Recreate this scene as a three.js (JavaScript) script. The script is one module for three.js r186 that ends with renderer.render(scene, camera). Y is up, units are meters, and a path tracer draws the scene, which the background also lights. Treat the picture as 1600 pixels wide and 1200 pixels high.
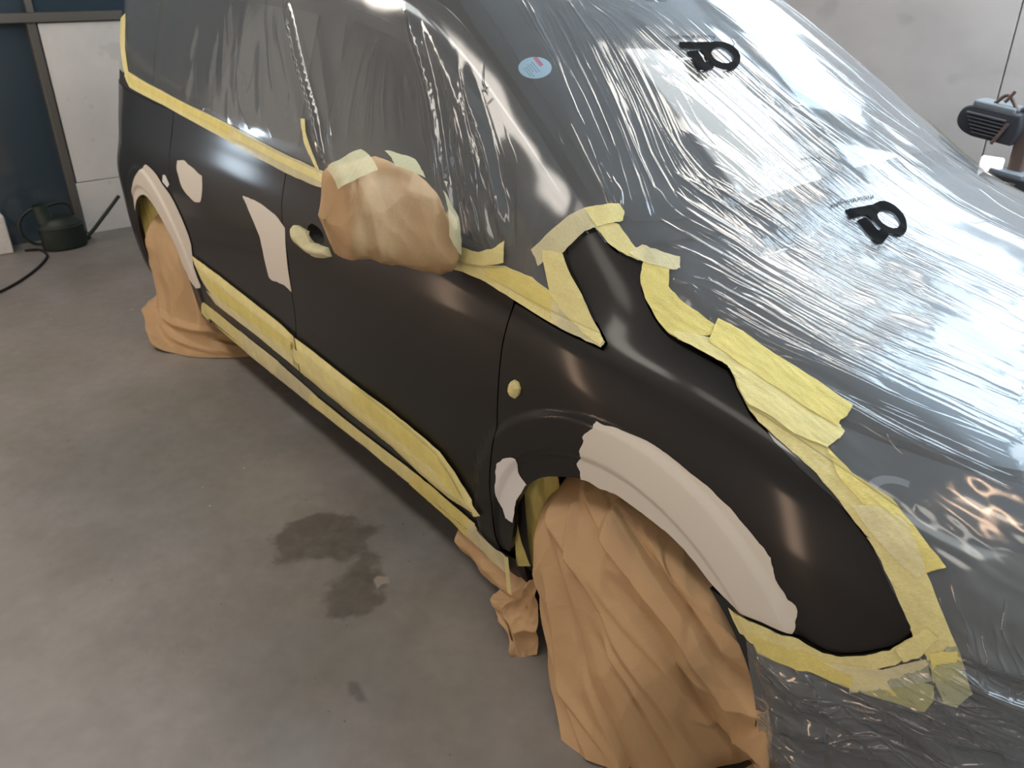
import * as THREE from 'three';
import { RectAreaLightUniformsLib } from 'three/addons/lights/RectAreaLightUniformsLib.js';
import { RoundedBoxGeometry } from 'three/addons/geometries/RoundedBoxGeometry.js';
import { mergeGeometries } from 'three/addons/utils/BufferGeometryUtils.js';

// ------------------------------------------------------------------ camera, exposure
// Metres. x runs along the van towards its nose (0 = front axle), y is up, z points to the side of the van that faces the camera.
const scene = new THREE.Scene();
scene.background = new THREE.Color(0x000000);
const camera = new THREE.PerspectiveCamera(51.28, 4 / 3, 0.05, 60);
camera.position.set(0.92, 1.654, 1.935);
{
  const yaw = THREE.MathUtils.degToRad(-50.78), pitch = THREE.MathUtils.degToRad(27.31);
  camera.lookAt(camera.position.clone().add(new THREE.Vector3(Math.sin(yaw) * Math.cos(pitch), -Math.sin(pitch), -Math.cos(yaw) * Math.cos(pitch))));
}
camera.focus = 1.75;
camera.userData.fStop = 5.6;
scene.add(camera);
const renderer = new THREE.WebGLRenderer({ antialias: true });
renderer.toneMapping = THREE.LinearToneMapping;
renderer.toneMappingExposure = 0.9;
renderer.shadowMap.enabled = true;
RectAreaLightUniformsLib.init();

// ------------------------------------------------------------------ lamps of the workshop: position, size, the point each faces, colour, strength
const ROOM = { x0: -5.3, x1: 3.2, z0: -2.5, z1: 4.2, h: 3.1 };
const COOL = 0xdcefff, WARM = 0xffd6b4, NEUTRAL = 0xfff6ea;
const ORD = ['nearest to', 'second from', 'third from', 'fourth from'];
const LAMPS = [
  // name, [x, y, z], [width, height], facing vector, colour, radiance, label, group
  ...[-2.2, -0.45].map((x, i) => ['ceiling_light', [x, 3.04, -1.15], [0.85, 1.0], [0, -1, 0], NEUTRAL, 5.0, `neutral light panel over the far side of the van, ${ORD[i]} the rear wall`, 'ceiling light panels']),
  ...[0.75, 2.25].map((x, i) => ['ceiling_light', [x, 3.04, -1.25], [1.3, 1.9], [0, -1, 0], COOL, 5.0, `large cool white light panel over the bonnet side, ${['nearer to', 'farther from'][i]} the rear wall`, 'ceiling light panels']),
  ...[-3.6, -1.6, 0.4, 2.3].map((x, i) => ['ceiling_light', [x, 3.04, 2.0], [1.75, 0.36], [0, -1, 0], NEUTRAL, [8, 5.5, 2.6, 3][i], `long cool white ceiling light over the open floor, ${ORD[i]} the rear wall`, 'long ceiling lights']),
  ...[-2.9, -1.3, 0.3, 1.9].map((x, i) => ['wall_light', [x, 2.55, -2.4], [1.4, 0.7], [0, -0.2, 1], COOL, 4, `cool white light box high on the far wall, ${ORD[i]} the rear wall`, 'far wall light boxes']),
  ...[[-4.45, 'in the corner by the rear wall'], [-2.25, 'level with the sliding door'], [0.55, 'level with the front wheel']].map(([x, w]) => ['wall_light', [x, 0.9, 4.08], [0.22, 1.6], [0, 0, -1], WARM, 7, `warm upright light box on the near wall ${w}`, 'near wall light boxes']),
  ['wall_light', [-5.2, 1.15, 2.3], [0.3, 0.16], [1, 0, 0], COOL, 10, 'small cool lamp on the rear wall beyond the dark door', 'rear wall lamps'],
  ['ceiling_light', [1.85, 3.04, 1.0], [0.6, 0.14], [0, -1, 0], WARM, 12, 'short warm tube light on the ceiling beside the bonnet', 'ceiling tube lights'],
];
const BODY_SECTIONS = [
  [-3.97,0.135,0.572,0.185,0.6154,0.315,0.6322,0.46,0.642,0.6,0.6377,0.75,0.6433,0.87,0.5919,0.97,0.5814,1.06,0.57,1.16,0.56,1.4,0.5,1.7,0.41,1.76,0.4,1.79,0.3,1.8,0.15,1.8,0.0],
  [-3.9,0.135,0.7,0.185,0.7533,0.315,0.774,0.46,0.786,0.6,0.7835,0.75,0.7903,0.87,0.7386,0.97,0.7257,1.07,0.71,1.16,0.695,1.42,0.63,1.71,0.53,1.77,0.51,1.8,0.38,1.81,0.19,1.81,0.0],
  [-3.7,0.135,0.768,0.185,0.8266,0.315,0.8493,0.46,0.8625,0.6,0.8609,0.75,0.8685,0.87,0.8166,0.97,0.8024,1.08,0.77,1.165,0.755,1.44,0.685,1.73,0.58,1.785,0.55,1.815,0.4,1.825,0.2,1.83,0.0],
  [-3.3,0.135,0.78,0.185,0.8404,0.315,0.8639,0.46,0.8775,0.6,0.8882,0.75,0.896,0.87,0.8941,0.97,0.8794,1.08,0.85,1.16,0.835,1.44,0.755,1.735,0.655,1.79,0.57,1.82,0.4,1.83,0.2,1.835,0.0],
  [-2.8,0.135,0.792,0.185,0.8534,0.315,0.8771,0.46,0.891,0.6,0.9019,0.75,0.9098,0.87,0.9078,0.97,0.893,1.075,0.862,1.15,0.848,1.44,0.765,1.74,0.66,1.795,0.57,1.825,0.4,1.835,0.2,1.84,0.0],
  [-2.2,0.135,0.8,0.185,0.862,0.315,0.886,0.46,0.9,0.6,0.911,0.75,0.919,0.87,0.917,0.97,0.902,1.065,0.87,1.135,0.857,1.43,0.77,1.735,0.665,1.79,0.57,1.825,0.4,1.835,0.2,1.84,0.0],
  [-1.65,0.135,0.8,0.185,0.862,0.315,0.886,0.46,0.9,0.6,0.911,0.75,0.919,0.87,0.917,0.97,0.902,1.055,0.872,1.12,0.859,1.42,0.772,1.72,0.665,1.775,0.57,1.81,0.4,1.82,0.2,1.825,0.0],
  [-1.2,0.135,0.8,0.185,0.862,0.315,0.886,0.46,0.9,0.6,0.911,0.75,0.919,0.87,0.917,0.97,0.902,1.045,0.872,1.105,0.859,1.4,0.774,1.68,0.67,1.735,0.57,1.775,0.4,1.79,0.2,1.795,0.0],
  [-0.9,0.135,0.8,0.185,0.862,0.315,0.886,0.46,0.9,0.6,0.911,0.75,0.919,0.87,0.917,0.97,0.902,1.035,0.872,1.09,0.859,1.34,0.782,1.59,0.68,1.64,0.58,1.68,0.4,1.7,0.2,1.705,0.0],
  [-0.7,0.135,0.8,0.185,0.862,0.315,0.886,0.46,0.9,0.6,0.911,0.75,0.919,0.87,0.917,0.97,0.902,1.025,0.873,1.075,0.86,1.28,0.8,1.48,0.695,1.53,0.595,1.575,0.4,1.6,0.2,1.605,0.0],
  [-0.5,0.135,0.8,0.185,0.862,0.315,0.886,0.46,0.9,0.6,0.911,0.75,0.919,0.87,0.917,0.97,0.902,1.01,0.875,1.055,0.862,1.2,0.815,1.36,0.71,1.41,0.61,1.465,0.4,1.495,0.2,1.5,0.0],
  [-0.32,0.135,0.8,0.185,0.862,0.315,0.886,0.46,0.9,0.6,0.911,0.75,0.919,0.87,0.917,0.97,0.902,0.995,0.877,1.035,0.86,1.13,0.82,1.245,0.725,1.295,0.625,1.355,0.4,1.39,0.2,1.4,0.0],
  [-0.16,0.135,0.8,0.185,0.862,0.315,0.886,0.46,0.9,0.6,0.911,0.75,0.919,0.87,0.917,0.955,0.9,0.985,0.876,1.02,0.845,1.075,0.8,1.135,0.735,1.185,0.64,1.255,0.4,1.295,0.2,1.305,0.0],
  [-0.02,0.135,0.8,0.185,0.862,0.315,0.886,0.46,0.9,0.6,0.911,0.75,0.919,0.86,0.91,0.935,0.89,0.975,0.862,1.005,0.822,1.04,0.77,1.079,0.715,1.118,0.64,1.183,0.4,1.223,0.2,1.233,0.0],
  [0.1,0.135,0.8,0.185,0.862,0.315,0.886,0.46,0.9,0.6,0.911,0.75,0.919,0.85,0.905,0.925,0.88,0.965,0.85,0.995,0.81,1.02,0.76,1.049,0.705,1.078,0.63,1.123,0.4,1.153,0.2,1.163,0.0],
  [0.22,0.135,0.8,0.185,0.862,0.315,0.886,0.46,0.9,0.6,0.911,0.74,0.912,0.84,0.895,0.91,0.868,0.95,0.835,0.975,0.795,0.995,0.75,1.019,0.7,1.048,0.62,1.088,0.4,1.113,0.2,1.118,0.0],
  [0.35,0.135,0.792,0.185,0.8534,0.315,0.8771,0.46,0.891,0.6,0.9019,0.72,0.9,0.815,0.88,0.88,0.852,0.915,0.82,0.94,0.785,0.96,0.745,0.989,0.695,1.018,0.61,1.058,0.4,1.083,0.2,1.088,0.0],
  [0.48,0.135,0.776,0.185,0.8361,0.315,0.8594,0.46,0.873,0.59,0.885,0.69,0.873,0.775,0.855,0.84,0.828,0.875,0.8,0.9,0.77,0.92,0.735,0.954,0.685,0.988,0.6,1.028,0.4,1.053,0.2,1.058,0.0],
  [0.6,0.135,0.752,0.185,0.8103,0.315,0.8328,0.46,0.846,0.57,0.85,0.66,0.84,0.735,0.82,0.795,0.795,0.83,0.77,0.855,0.745,0.88,0.715,0.91,0.67,0.94,0.585,0.98,0.4,1.0,0.2,1.005,0.0],
  [0.72,0.135,0.704,0.185,0.7586,0.315,0.7797,0.46,0.792,0.55,0.79,0.63,0.78,0.695,0.76,0.75,0.735,0.785,0.71,0.81,0.69,0.84,0.665,0.875,0.63,0.905,0.56,0.94,0.39,0.96,0.2,0.965,0.0],
  [0.83,0.135,0.624,0.185,0.6724,0.315,0.6911,0.46,0.702,0.53,0.7,0.6,0.69,0.66,0.67,0.71,0.645,0.74,0.625,0.765,0.605,0.79,0.585,0.83,0.555,0.86,0.5,0.89,0.36,0.905,0.18,0.91,0.0],
  [0.91,0.135,0.496,0.185,0.5344,0.315,0.5493,0.46,0.558,0.51,0.56,0.57,0.55,0.62,0.53,0.66,0.51,0.69,0.49,0.71,0.475,0.735,0.46,0.77,0.435,0.79,0.39,0.82,0.28,0.83,0.14,0.835,0.0],
  [0.96,0.135,0.32,0.185,0.3448,0.315,0.3544,0.46,0.36,0.49,0.36,0.54,0.35,0.58,0.34,0.61,0.325,0.635,0.31,0.655,0.3,0.67,0.29,0.7,0.275,0.72,0.25,0.735,0.18,0.745,0.09,0.75,0.0]
];
const OUT = {
  fender: [[10.687,1.81],[10.893,2.654],[10.906,2.954],[11.063,3.361],[11.255,3.732],[11.476,3.991],[11.762,4.227],[12.372,4.537],[12.71,4.621],[13.178,4.697],[13.795,4.676],[14.483,4.58],[15.127,4.318],[15.6,4.072],[16.04,4.157],[16.546,4.262],[16.975,4.282],[17.198,4.406],[17.438,4.666],[17.693,5.044],[17.812,5.325],[17.865,5.57],[17.812,5.748],[17.541,6.194],[17.221,6.694],[16.944,7.022],[16.641,7.308],[16.155,7.781],[15.787,7.922],[15.203,8.183],[14.98,8.423],[14.463,9.281],[14.355,9.409],[14.122,9.413],[13.515,9.439],[13.193,9.541],[12.928,9.769],[12.659,10.088],[12.406,10.436],[12.329,10.623],[12.263,10.893],[12.128,10.834],[11.879,10.716],[11.654,10.687],[11.468,10.713],[11.376,10.529],[11.314,10.26],[11.26,9.941],[11.777,9.412],[12.297,8.563],[12.465,8.237],[12.461,7.934],[11.971,7.873],[11.568,7.86],[10.766,7.985],[10.777,7.096],[10.737,6.337],[10.707,5.667],[10.66,4.909],[10.627,4.406],[10.571,4.128],[10.494,3.721],[10.431,3.215],[10.429,2.778],[10.419,2.071],[10.49,1.725]],
  seamF: [[10.759,7.861],[10.777,7.096],[10.737,6.337],[10.707,5.667],[10.66,4.909],[10.627,4.406],[10.571,4.128],[10.494,3.721],[10.431,3.215],[10.429,2.778],[10.419,2.071],[10.49,1.725]],
  seamB: [[6.283,8.477],[6.285,7.197],[6.382,5.706],[6.361,4.725],[6.348,4.1],[6.243,3.066],[6.195,2.134]],
  fillBig: [[12.737,5.854],[13.114,5.959],[13.592,6.029],[14.072,6.006],[14.554,5.918],[14.997,5.812],[15.327,5.71],[15.664,5.545],[15.886,5.413],[16.025,5.331],[16.056,5.227],[16.143,5.021],[16.313,4.852],[16.48,4.743],[16.546,4.528],[16.547,4.283],[16.076,4.184],[15.617,4.108],[15.087,4.362],[14.651,4.553],[14.101,4.666],[13.394,4.702],[12.908,4.653],[12.47,4.589],[12.469,4.693],[12.382,4.813],[12.492,5.017],[12.484,5.145],[12.55,5.37],[12.542,5.469],[12.691,5.704]],
  fillSmall: [[10.646,3.82],[10.869,4.128],[11.08,4.2],[11.095,3.921],[11.273,3.796],[11.023,3.305],[10.919,2.934],[10.848,2.65],[10.685,2.646],[10.642,2.805],[10.562,2.99],[10.583,3.435]],
  fillTrap: [[5.684,6.83],[5.892,6.869],[6.192,6.768],[6.349,6.509],[6.369,6.328],[6.369,4.7],[6.239,4.753],[6.043,4.693],[5.992,4.793],[5.959,5.429],[5.916,5.943],[5.75,6.566]],
  fillStreak1: [[5.696,6.709],[5.915,6.761],[6.205,6.632],[6.329,6.448],[6.206,6.528],[5.916,6.653]],
  fillOval: [[4.488,6.976],[4.671,7.049],[4.971,6.836],[4.969,6.383],[4.907,5.819],[4.726,5.747],[4.564,6.043],[4.476,6.59]],
  fillArch: [[2.963,4.597],[3.088,4.901],[3.296,5.364],[3.553,5.838],[3.668,6.105],[3.8,6.109],[3.979,5.957],[4.101,5.701],[4.26,5.477],[4.385,5.095],[4.479,4.622],[4.517,4.137],[4.425,3.328],[4.473,2.772],[4.373,2.582],[4.136,3.012],[4.085,3.669],[3.94,4.14],[3.74,4.595],[3.539,4.825],[3.324,4.738],[3.026,4.347],[2.767,3.799]],
  fillDab: [[4.135,6.095],[4.199,6.129],[4.269,5.854],[4.208,5.68],[4.094,5.79]],
  repeater: [[11.04,5.749],[11.121,5.74],[11.165,5.628],[11.142,5.494],[11.077,5.377],[10.995,5.384],[10.94,5.486],[10.964,5.636]],
  handle: [[6.51,6.692],[6.578,6.803],[6.724,6.761],[6.814,6.486],[7.081,6.575],[7.14,6.36],[6.986,6.187],[6.782,6.131],[6.585,6.246]],
  handleCup: [[6.718,6.921],[6.772,7.062],[6.878,7.038],[6.97,6.915],[7.002,6.68],[6.93,6.535],[6.814,6.486],[6.718,6.612]],
  archtape: [[10.932,2.757],[10.994,3.131],[11.137,3.48],[11.434,3.871],[11.379,3.422],[11.31,3.056],[11.315,2.558],[11.229,2.143],[11.041,2.084],[10.857,2.059]],
  T_beltPost: [[2.135,10.01],[2.611,10.107],[2.793,9.604],[3.051,9.233],[3.236,9.094],[3.145,8.919],[2.757,9.227],[2.277,9.712]],
  T_beltA: [[3.051,9.233],[4.432,9.088],[5.496,9.0],[5.51,8.631],[5.393,8.651],[4.172,8.842],[3.146,8.903],[2.86,9.115]],
  T_beltA2: [[3.031,9.153],[4.565,9.042],[5.459,8.946],[5.458,8.825],[4.549,8.915],[3.106,9.032]],
  T_beltB: [[5.433,9.006],[6.382,8.896],[7.018,8.9],[6.97,8.526],[6.669,8.472],[6.333,8.462],[5.436,8.647]],
  T_beltB2: [[5.502,8.93],[6.289,8.844],[6.994,8.839],[6.98,8.658],[6.32,8.692],[5.492,8.785]],
  T_pillarBit: [[6.471,9.443],[6.53,9.459],[6.565,9.326],[6.846,8.892],[6.773,8.913],[6.569,9.185]],
  T_doorBelt: [[9.311,7.736],[9.751,8.068],[10.209,8.188],[10.752,8.075],[11.548,7.903],[11.642,8.333],[11.408,8.693],[11.382,9.045],[10.952,9.173],[10.461,9.056],[9.582,8.363]],
  T_doorBelt2: [[10.097,8.653],[10.494,9.018],[10.991,9.104],[11.509,8.999],[11.575,8.436],[11.15,8.362],[10.629,8.51],[10.183,8.397]],
  T_quarterLow: [[11.548,7.903],[11.965,7.9],[12.461,7.934],[12.479,8.124],[12.465,8.237],[12.284,8.42],[11.901,8.889],[11.501,9.035],[11.395,8.88]],
  T_quarterArm: [[10.958,9.78],[11.256,9.95],[11.777,9.412],[12.297,8.563],[12.456,8.225],[12.445,8.011],[12.094,8.161],[11.633,8.63],[11.344,9.007],[11.124,9.464]],
  T_hornLeft: [[10.791,9.644],[10.895,9.934],[11.052,10.453],[11.203,10.819],[11.315,11.022],[11.452,10.948],[11.456,10.712],[11.364,10.528],[11.306,10.252],[11.243,9.952],[11.111,9.846],[10.982,9.463],[10.886,9.579]],
  T_hornTop: [[11.187,10.784],[11.486,11.345],[11.606,11.341],[11.679,11.195],[11.569,10.964],[11.465,10.739],[11.368,10.756]],
  T_hornDown: [[11.332,10.794],[11.553,10.989],[11.664,11.098],[12.028,11.027],[12.106,11.171],[12.271,10.925],[12.128,10.834],[11.879,10.716],[11.654,10.687],[11.456,10.712]],
  T_notchTop: [[12.022,10.832],[12.081,11.15],[12.314,11.317],[12.577,11.501],[12.693,11.331],[12.685,11.234],[12.489,11.058],[12.27,10.903],[12.128,10.834]],
  T_notchDown: [[12.239,10.919],[12.578,11.188],[12.759,10.771],[13.036,10.638],[13.744,10.505],[13.796,10.11],[13.592,9.836],[13.452,9.449],[13.193,9.541],[12.928,9.769],[12.659,10.088],[12.406,10.436],[12.318,10.649]],
  T_bonnetHi: [[13.71,10.712],[14.152,10.765],[14.744,10.653],[15.476,10.666],[16.015,10.631],[16.046,10.253],[16.014,9.973],[16.034,9.696],[15.614,9.597],[14.993,9.611],[14.411,9.703],[13.861,9.865]],
  T_bonnetMid: [[13.186,9.561],[13.577,9.877],[14.15,10.131],[14.926,10.026],[15.593,9.756],[16.021,9.83],[16.14,9.723],[16.146,9.401],[16.092,8.778],[15.673,8.499],[15.216,8.555],[14.976,8.48],[14.463,9.281],[14.355,9.409],[14.122,9.413],[13.515,9.439]],
  T_lampTop: [[14.392,9.401],[15.091,9.252],[16.068,8.852],[16.504,8.464],[16.906,8.056],[17.265,8.139],[17.332,7.361],[17.24,7.015],[16.957,7.043],[16.638,7.325],[16.155,7.781],[15.787,7.922],[15.203,8.183],[14.98,8.423]],
  T_lampSide: [[16.068,8.852],[16.492,8.53],[17.0,8.601],[17.37,8.213],[17.877,7.569],[17.723,7.09],[17.668,6.796],[17.308,7.314],[16.894,7.742],[16.395,8.107]],
  T_lampSide2: [[16.674,7.543],[16.938,8.071],[17.277,8.168],[17.616,7.425],[17.723,7.09],[17.668,6.796],[17.413,6.931],[17.058,7.131]],
  T_lampLow: [[16.982,7.002],[17.277,7.256],[17.723,7.09],[18.06,6.394],[18.405,5.704],[18.666,5.02],[18.637,4.909],[18.574,4.589],[18.435,4.552],[18.247,4.964],[18.082,5.34],[17.874,5.565],[17.812,5.748],[17.541,6.194],[17.237,6.698]],
  T_cornerSquare: [[18.098,5.453],[18.337,5.792],[18.427,5.628],[18.481,5.274],[18.242,4.912]],
  T_cornerBits: [[17.749,5.164],[17.858,5.563],[17.959,5.907],[18.113,5.828],[18.033,5.318],[17.876,5.01]],
  T_lowA: [[15.621,4.075],[16.04,4.157],[16.546,4.262],[16.975,4.282],[17.198,4.406],[17.438,4.666],[17.693,5.044],[17.863,5.538],[18.017,5.395],[17.814,4.841],[17.426,4.286],[17.042,3.994],[16.557,3.897],[16.148,3.796],[15.847,3.765]],
  T_lowB: [[16.03,3.94],[16.613,4.09],[17.095,4.202],[17.722,4.483],[18.158,4.795],[18.274,4.819],[18.324,4.555],[18.28,4.219],[17.952,4.112],[17.32,3.913],[16.754,3.802],[16.182,3.673]],
  T_lowC: [[17.019,4.133],[17.694,4.63],[18.086,5.282],[18.239,4.925],[17.896,4.415],[17.416,3.859],[17.403,4.181]],
  T_mirrorFoot: [[9.286,8.76],[9.494,8.815],[9.985,9.009],[10.252,9.294],[10.369,9.497],[10.46,9.118],[10.086,8.728],[9.556,8.36],[9.361,8.407]],
  T_sillA: [[4.41,2.132],[5.022,2.131],[5.816,2.129],[5.596,1.31],[5.132,1.271],[4.577,1.294],[4.267,1.524]],
  T_sillB: [[5.135,2.163],[5.792,2.114],[6.435,1.946],[6.272,1.372],[5.791,1.292],[5.081,1.255]],
  T_sillC: [[6.327,1.949],[7.046,1.927],[7.862,1.963],[8.561,1.992],[8.302,1.41],[8.006,1.398],[7.172,1.438],[6.191,1.344]],
  T_sillD: [[8.4,1.995],[8.924,1.997],[9.897,1.888],[9.577,0.924],[9.126,1.229],[8.144,1.407]],
  T_sillE: [[9.741,1.887],[10.663,1.663],[10.595,1.156],[10.558,0.949],[10.409,1.033],[9.749,0.923],[9.5,1.029]],
  T_mouldA: [[4.48,3.782],[5.026,3.76],[6.007,3.608],[6.277,3.48],[6.231,2.451],[5.478,2.573],[5.102,2.593],[4.829,2.566],[4.61,2.999]],
  T_mouldB: [[6.297,3.468],[7.256,3.353],[8.084,3.314],[8.775,3.247],[9.253,3.167],[9.572,2.93],[9.861,2.6],[10.171,2.367],[10.01,2.218],[9.308,2.077],[8.589,2.137],[7.923,2.303],[7.111,2.337],[6.251,2.44]],
  T_mouldA2: [[4.631,3.418],[5.037,3.451],[6.252,3.292],[6.243,3.066],[5.547,3.029],[4.905,3.01]],
  T_mouldA3: [[4.701,2.923],[5.075,2.941],[6.236,2.859],[6.224,2.627],[5.497,2.696],[4.848,2.673]],
  T_mouldB2: [[6.283,3.204],[7.321,3.12],[8.43,3.083],[9.203,2.919],[9.69,2.561],[9.534,2.423],[8.994,2.579],[8.051,2.632],[7.259,2.69],[6.249,2.804]],
  T_mouldB3: [[7.353,3.348],[8.458,3.258],[9.232,3.122],[9.532,2.855],[9.787,2.497],[9.622,2.398],[9.168,2.677],[8.378,2.761],[7.282,2.849]],
  filmEdge: [[2.367,10.155],[2.607,9.738],[2.931,9.353],[3.155,9.101],[4.438,9.016],[5.466,8.858],[6.374,8.759],[6.975,8.717],[7.956,8.217],[9.236,8.067],[9.722,8.307],[10.171,8.492],[10.671,8.563],[11.489,8.382],[12.344,8.039],[12.365,8.267],[12.11,8.777],[11.629,9.42],[11.191,9.85],[11.235,10.18],[11.299,10.6],[11.409,10.854],[11.649,10.871],[11.955,10.915],[12.182,11.032],[12.397,10.882],[12.527,10.529],[12.871,10.031],[13.196,9.769],[13.707,9.686],[14.286,9.732],[14.675,9.204],[15.093,8.637],[15.733,8.223],[16.239,7.992],[16.656,7.637],[17.118,7.083],[17.444,6.616],[17.743,6.153],[17.959,5.68],[17.917,5.316],[17.665,4.777],[17.258,4.269],[16.756,4.101],[15.906,3.851],[16.061,3.116],[16.26,2.357],[16.401,1.484]],
  logoA: [[9.831,13.72],[10.055,15.113],[10.865,14.213],[10.462,13.114]],
  logoB: [[13.169,13.523],[13.411,14.779],[14.659,14.03],[14.27,13.034]],
  sticker: [[9.636,11.94],[9.663,11.899],[9.681,11.843],[9.686,11.776],[9.68,11.702],[9.66,11.627],[9.63,11.555],[9.591,11.493],[9.546,11.445],[9.499,11.413],[9.455,11.4],[9.416,11.407],[9.385,11.433],[9.364,11.477],[9.353,11.536],[9.353,11.606],[9.362,11.682],[9.38,11.758],[9.406,11.828],[9.439,11.888],[9.477,11.934],[9.519,11.962],[9.561,11.973],[9.601,11.966]],
  textA: [[9.119,14.052],[9.192,14.516],[9.307,14.392],[9.213,13.956]],
  textB: [[12.314,13.762],[12.419,14.19],[12.542,14.07],[12.406,13.676]]
};
const GUIDE = {
  w1: [[8.53,12.22],[9.02,12.01],[9.54,11.91],[10.12,11.64],[10.63,11.48],[11.12,11.31],[11.37,11.23]],
  w2: [[8.71,12.66],[9.19,12.47],[9.75,12.24],[10.22,12.1],[10.74,11.93],[11.26,11.73],[11.75,11.41]],
  w3: [[8.85,13.04],[9.16,12.93],[9.61,12.88],[10.26,12.68],[10.76,12.52],[11.28,12.34],[11.81,12.27],[12.13,12.23]],
  w4: [[8.88,13.14],[9.48,13.2],[10.28,13.0],[11.41,12.63],[12.49,12.64],[13.86,12.59],[14.83,12.6]],
  w5: [[8.95,13.38],[9.41,13.6],[10.18,13.65],[11.52,13.76],[13.03,13.81],[14.68,13.93],[16.38,13.98]],
  w6: [[9.15,14.36],[9.97,14.36],[11.16,14.39],[12.17,14.55],[13.5,14.72],[15.7,15.01]],
  b1: [[11.5,12.66],[12.19,12.86],[13.52,12.98],[15.16,13.19],[16.92,13.21]],
  b2: [[11.57,11.92],[12.13,12.01],[13.07,12.2],[14.6,12.27],[15.81,12.35],[17.38,12.62]],
  b3: [[12.65,11.12],[13.28,11.54],[14.17,11.69],[15.29,11.69],[16.38,11.8],[17.74,12.07]],
  b4: [[12.78,11.11],[13.51,10.85],[14.37,10.81],[15.17,11.06],[16.43,11.3],[17.89,11.79]],
  s1: [[3.37,10.17],[3.41,9.72],[3.68,9.29]],
  s2: [[4.7,10.38],[4.67,9.97],[4.65,9.58],[4.63,9.16]],
  s3: [[5.42,10.44],[5.49,9.95],[5.57,9.4],[5.74,9.05]],
  s4: [[5.96,10.5],[6.27,10.02],[6.68,9.48],[6.92,8.98]],
  s5: [[7.32,10.81],[7.28,10.42],[7.2,9.93],[7.17,9.42]],
  s6: [[7.33,10.81],[7.49,10.31],[7.6,9.87],[7.77,9.58]],
  s7: [[7.57,10.92],[7.95,10.61],[8.44,10.22],[9.15,9.54],[9.54,8.98]],
  s8: [[8.41,10.7],[8.83,10.41],[9.31,10.08],[9.73,9.68],[10.09,9.22]],
  s9: [[8.74,10.73],[9.24,10.5],[9.73,10.26],[10.12,9.92],[10.32,9.49]],
  s10: [[9.31,10.8],[9.88,10.54],[10.28,10.22],[10.6,9.98],[10.9,9.88]]
};
// ------------------------------------------------------------------ helpers
let seed = 20240611;
const rnd = () => { seed = (seed * 1664525 + 1013904223) >>> 0; return seed / 4294967296; };
const rr = (a, b) => a + (b - a) * rnd();
const V3 = (x, y, z) => new THREE.Vector3(x, y, z);
const clamp = (x, a = 0, b = 1) => Math.min(b, Math.max(a, x));
const smooth = (x) => { x = clamp(x); return x * x * (3 - 2 * x); };
const lerp = (a, b, t) => a + (b - a) * t;
function hash2(i, j, s = 0) { let h = (i * 374761393 + j * 668265263 + s * 2147483647) | 0; h = Math.imul(h ^ (h >>> 13), 1274126177); return ((h ^ (h >>> 16)) >>> 0) / 4294967296; }
function vnoise(x, y, s = 0) {
  const i = Math.floor(x), j = Math.floor(y), fx = smooth(x - i), fy = smooth(y - j);
  return lerp(lerp(hash2(i, j, s), hash2(i + 1, j, s), fx), lerp(hash2(i, j + 1, s), hash2(i + 1, j + 1, s), fx), fy);
}
function fbm(x, y, o = 4, s = 0) { let a = 0.5, t = 0, n = 0; for (let k = 0; k < o; k++) { t += a * vnoise(x, y, s + k); n += a; a *= 0.5; x *= 2.03; y *= 2.03; } return t / n; }

const taken = new Map();
function numbered(name) { const n = taken.get(name) || 0; taken.set(name, n + 1); return n ? `${name}_${String(n).padStart(3, '0')}` : name; }
function shade(o) { o.traverse((m) => { if (m.isMesh) { m.castShadow = true; m.receiveShadow = true; } }); return o; }
function thing(name, label, category, group) {
  const o = new THREE.Group(); o.name = numbered(name); o.userData = { label, category };
  if (group) o.userData.group = group;
  scene.add(o); return o;
}
function part(parent, name, geo, mat, label) {
  const m = new THREE.Mesh(geo, mat); m.name = name; m.castShadow = m.receiveShadow = true;
  if (label) m.userData.label = label;
  parent.add(m); return m;
}
function single(name, geo, mat, label, category, group) {
  const m = new THREE.Mesh(geo, mat); m.name = numbered(name); m.castShadow = m.receiveShadow = true; m.userData = { label, category };
  if (group) m.userData.group = group;
  scene.add(m); return m;
}
function structure(o) { o.userData.kind = 'structure'; shade(o); return o; }
function box(w, h, d, x, y, z, r = 0) { const g = r ? new RoundedBoxGeometry(w, h, d, 2, r) : new THREE.BoxGeometry(w, h, d); g.translate(x, y, z); return g; }
function tube(pts, r, n = 40, k = 10) { return new THREE.TubeGeometry(new THREE.CatmullRomCurve3(pts.map((p) => V3(...p))), n, r, k, false); }
function dataTex(w, h, fn, { srgb = true, float = false, repeat } = {}) {
  const a = float ? new Float32Array(w * h * 4) : new Uint8Array(w * h * 4);
  for (let j = 0; j < h; j++) for (let i = 0; i < w; i++) {
    const c = fn(i / w, j / h, i, j), k = (j * w + i) * 4;
    for (let q = 0; q < 4; q++) a[k + q] = float ? (q < 3 ? (c.length ? c[q] : c) : 1) : Math.round(255 * clamp(q < 3 ? (c.length ? c[q] : c) : 1));
  }
  const t = new THREE.DataTexture(a, w, h, THREE.RGBAFormat, float ? THREE.FloatType : THREE.UnsignedByteType);
  t.magFilter = THREE.LinearFilter; t.minFilter = THREE.LinearFilter; t.wrapS = t.wrapT = repeat ? THREE.RepeatWrapping : THREE.ClampToEdgeWrapping;
  if (srgb) t.colorSpace = THREE.SRGBColorSpace;
  if (repeat) t.repeat.set(repeat, repeat);
  t.needsUpdate = true; return t;
}
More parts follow.
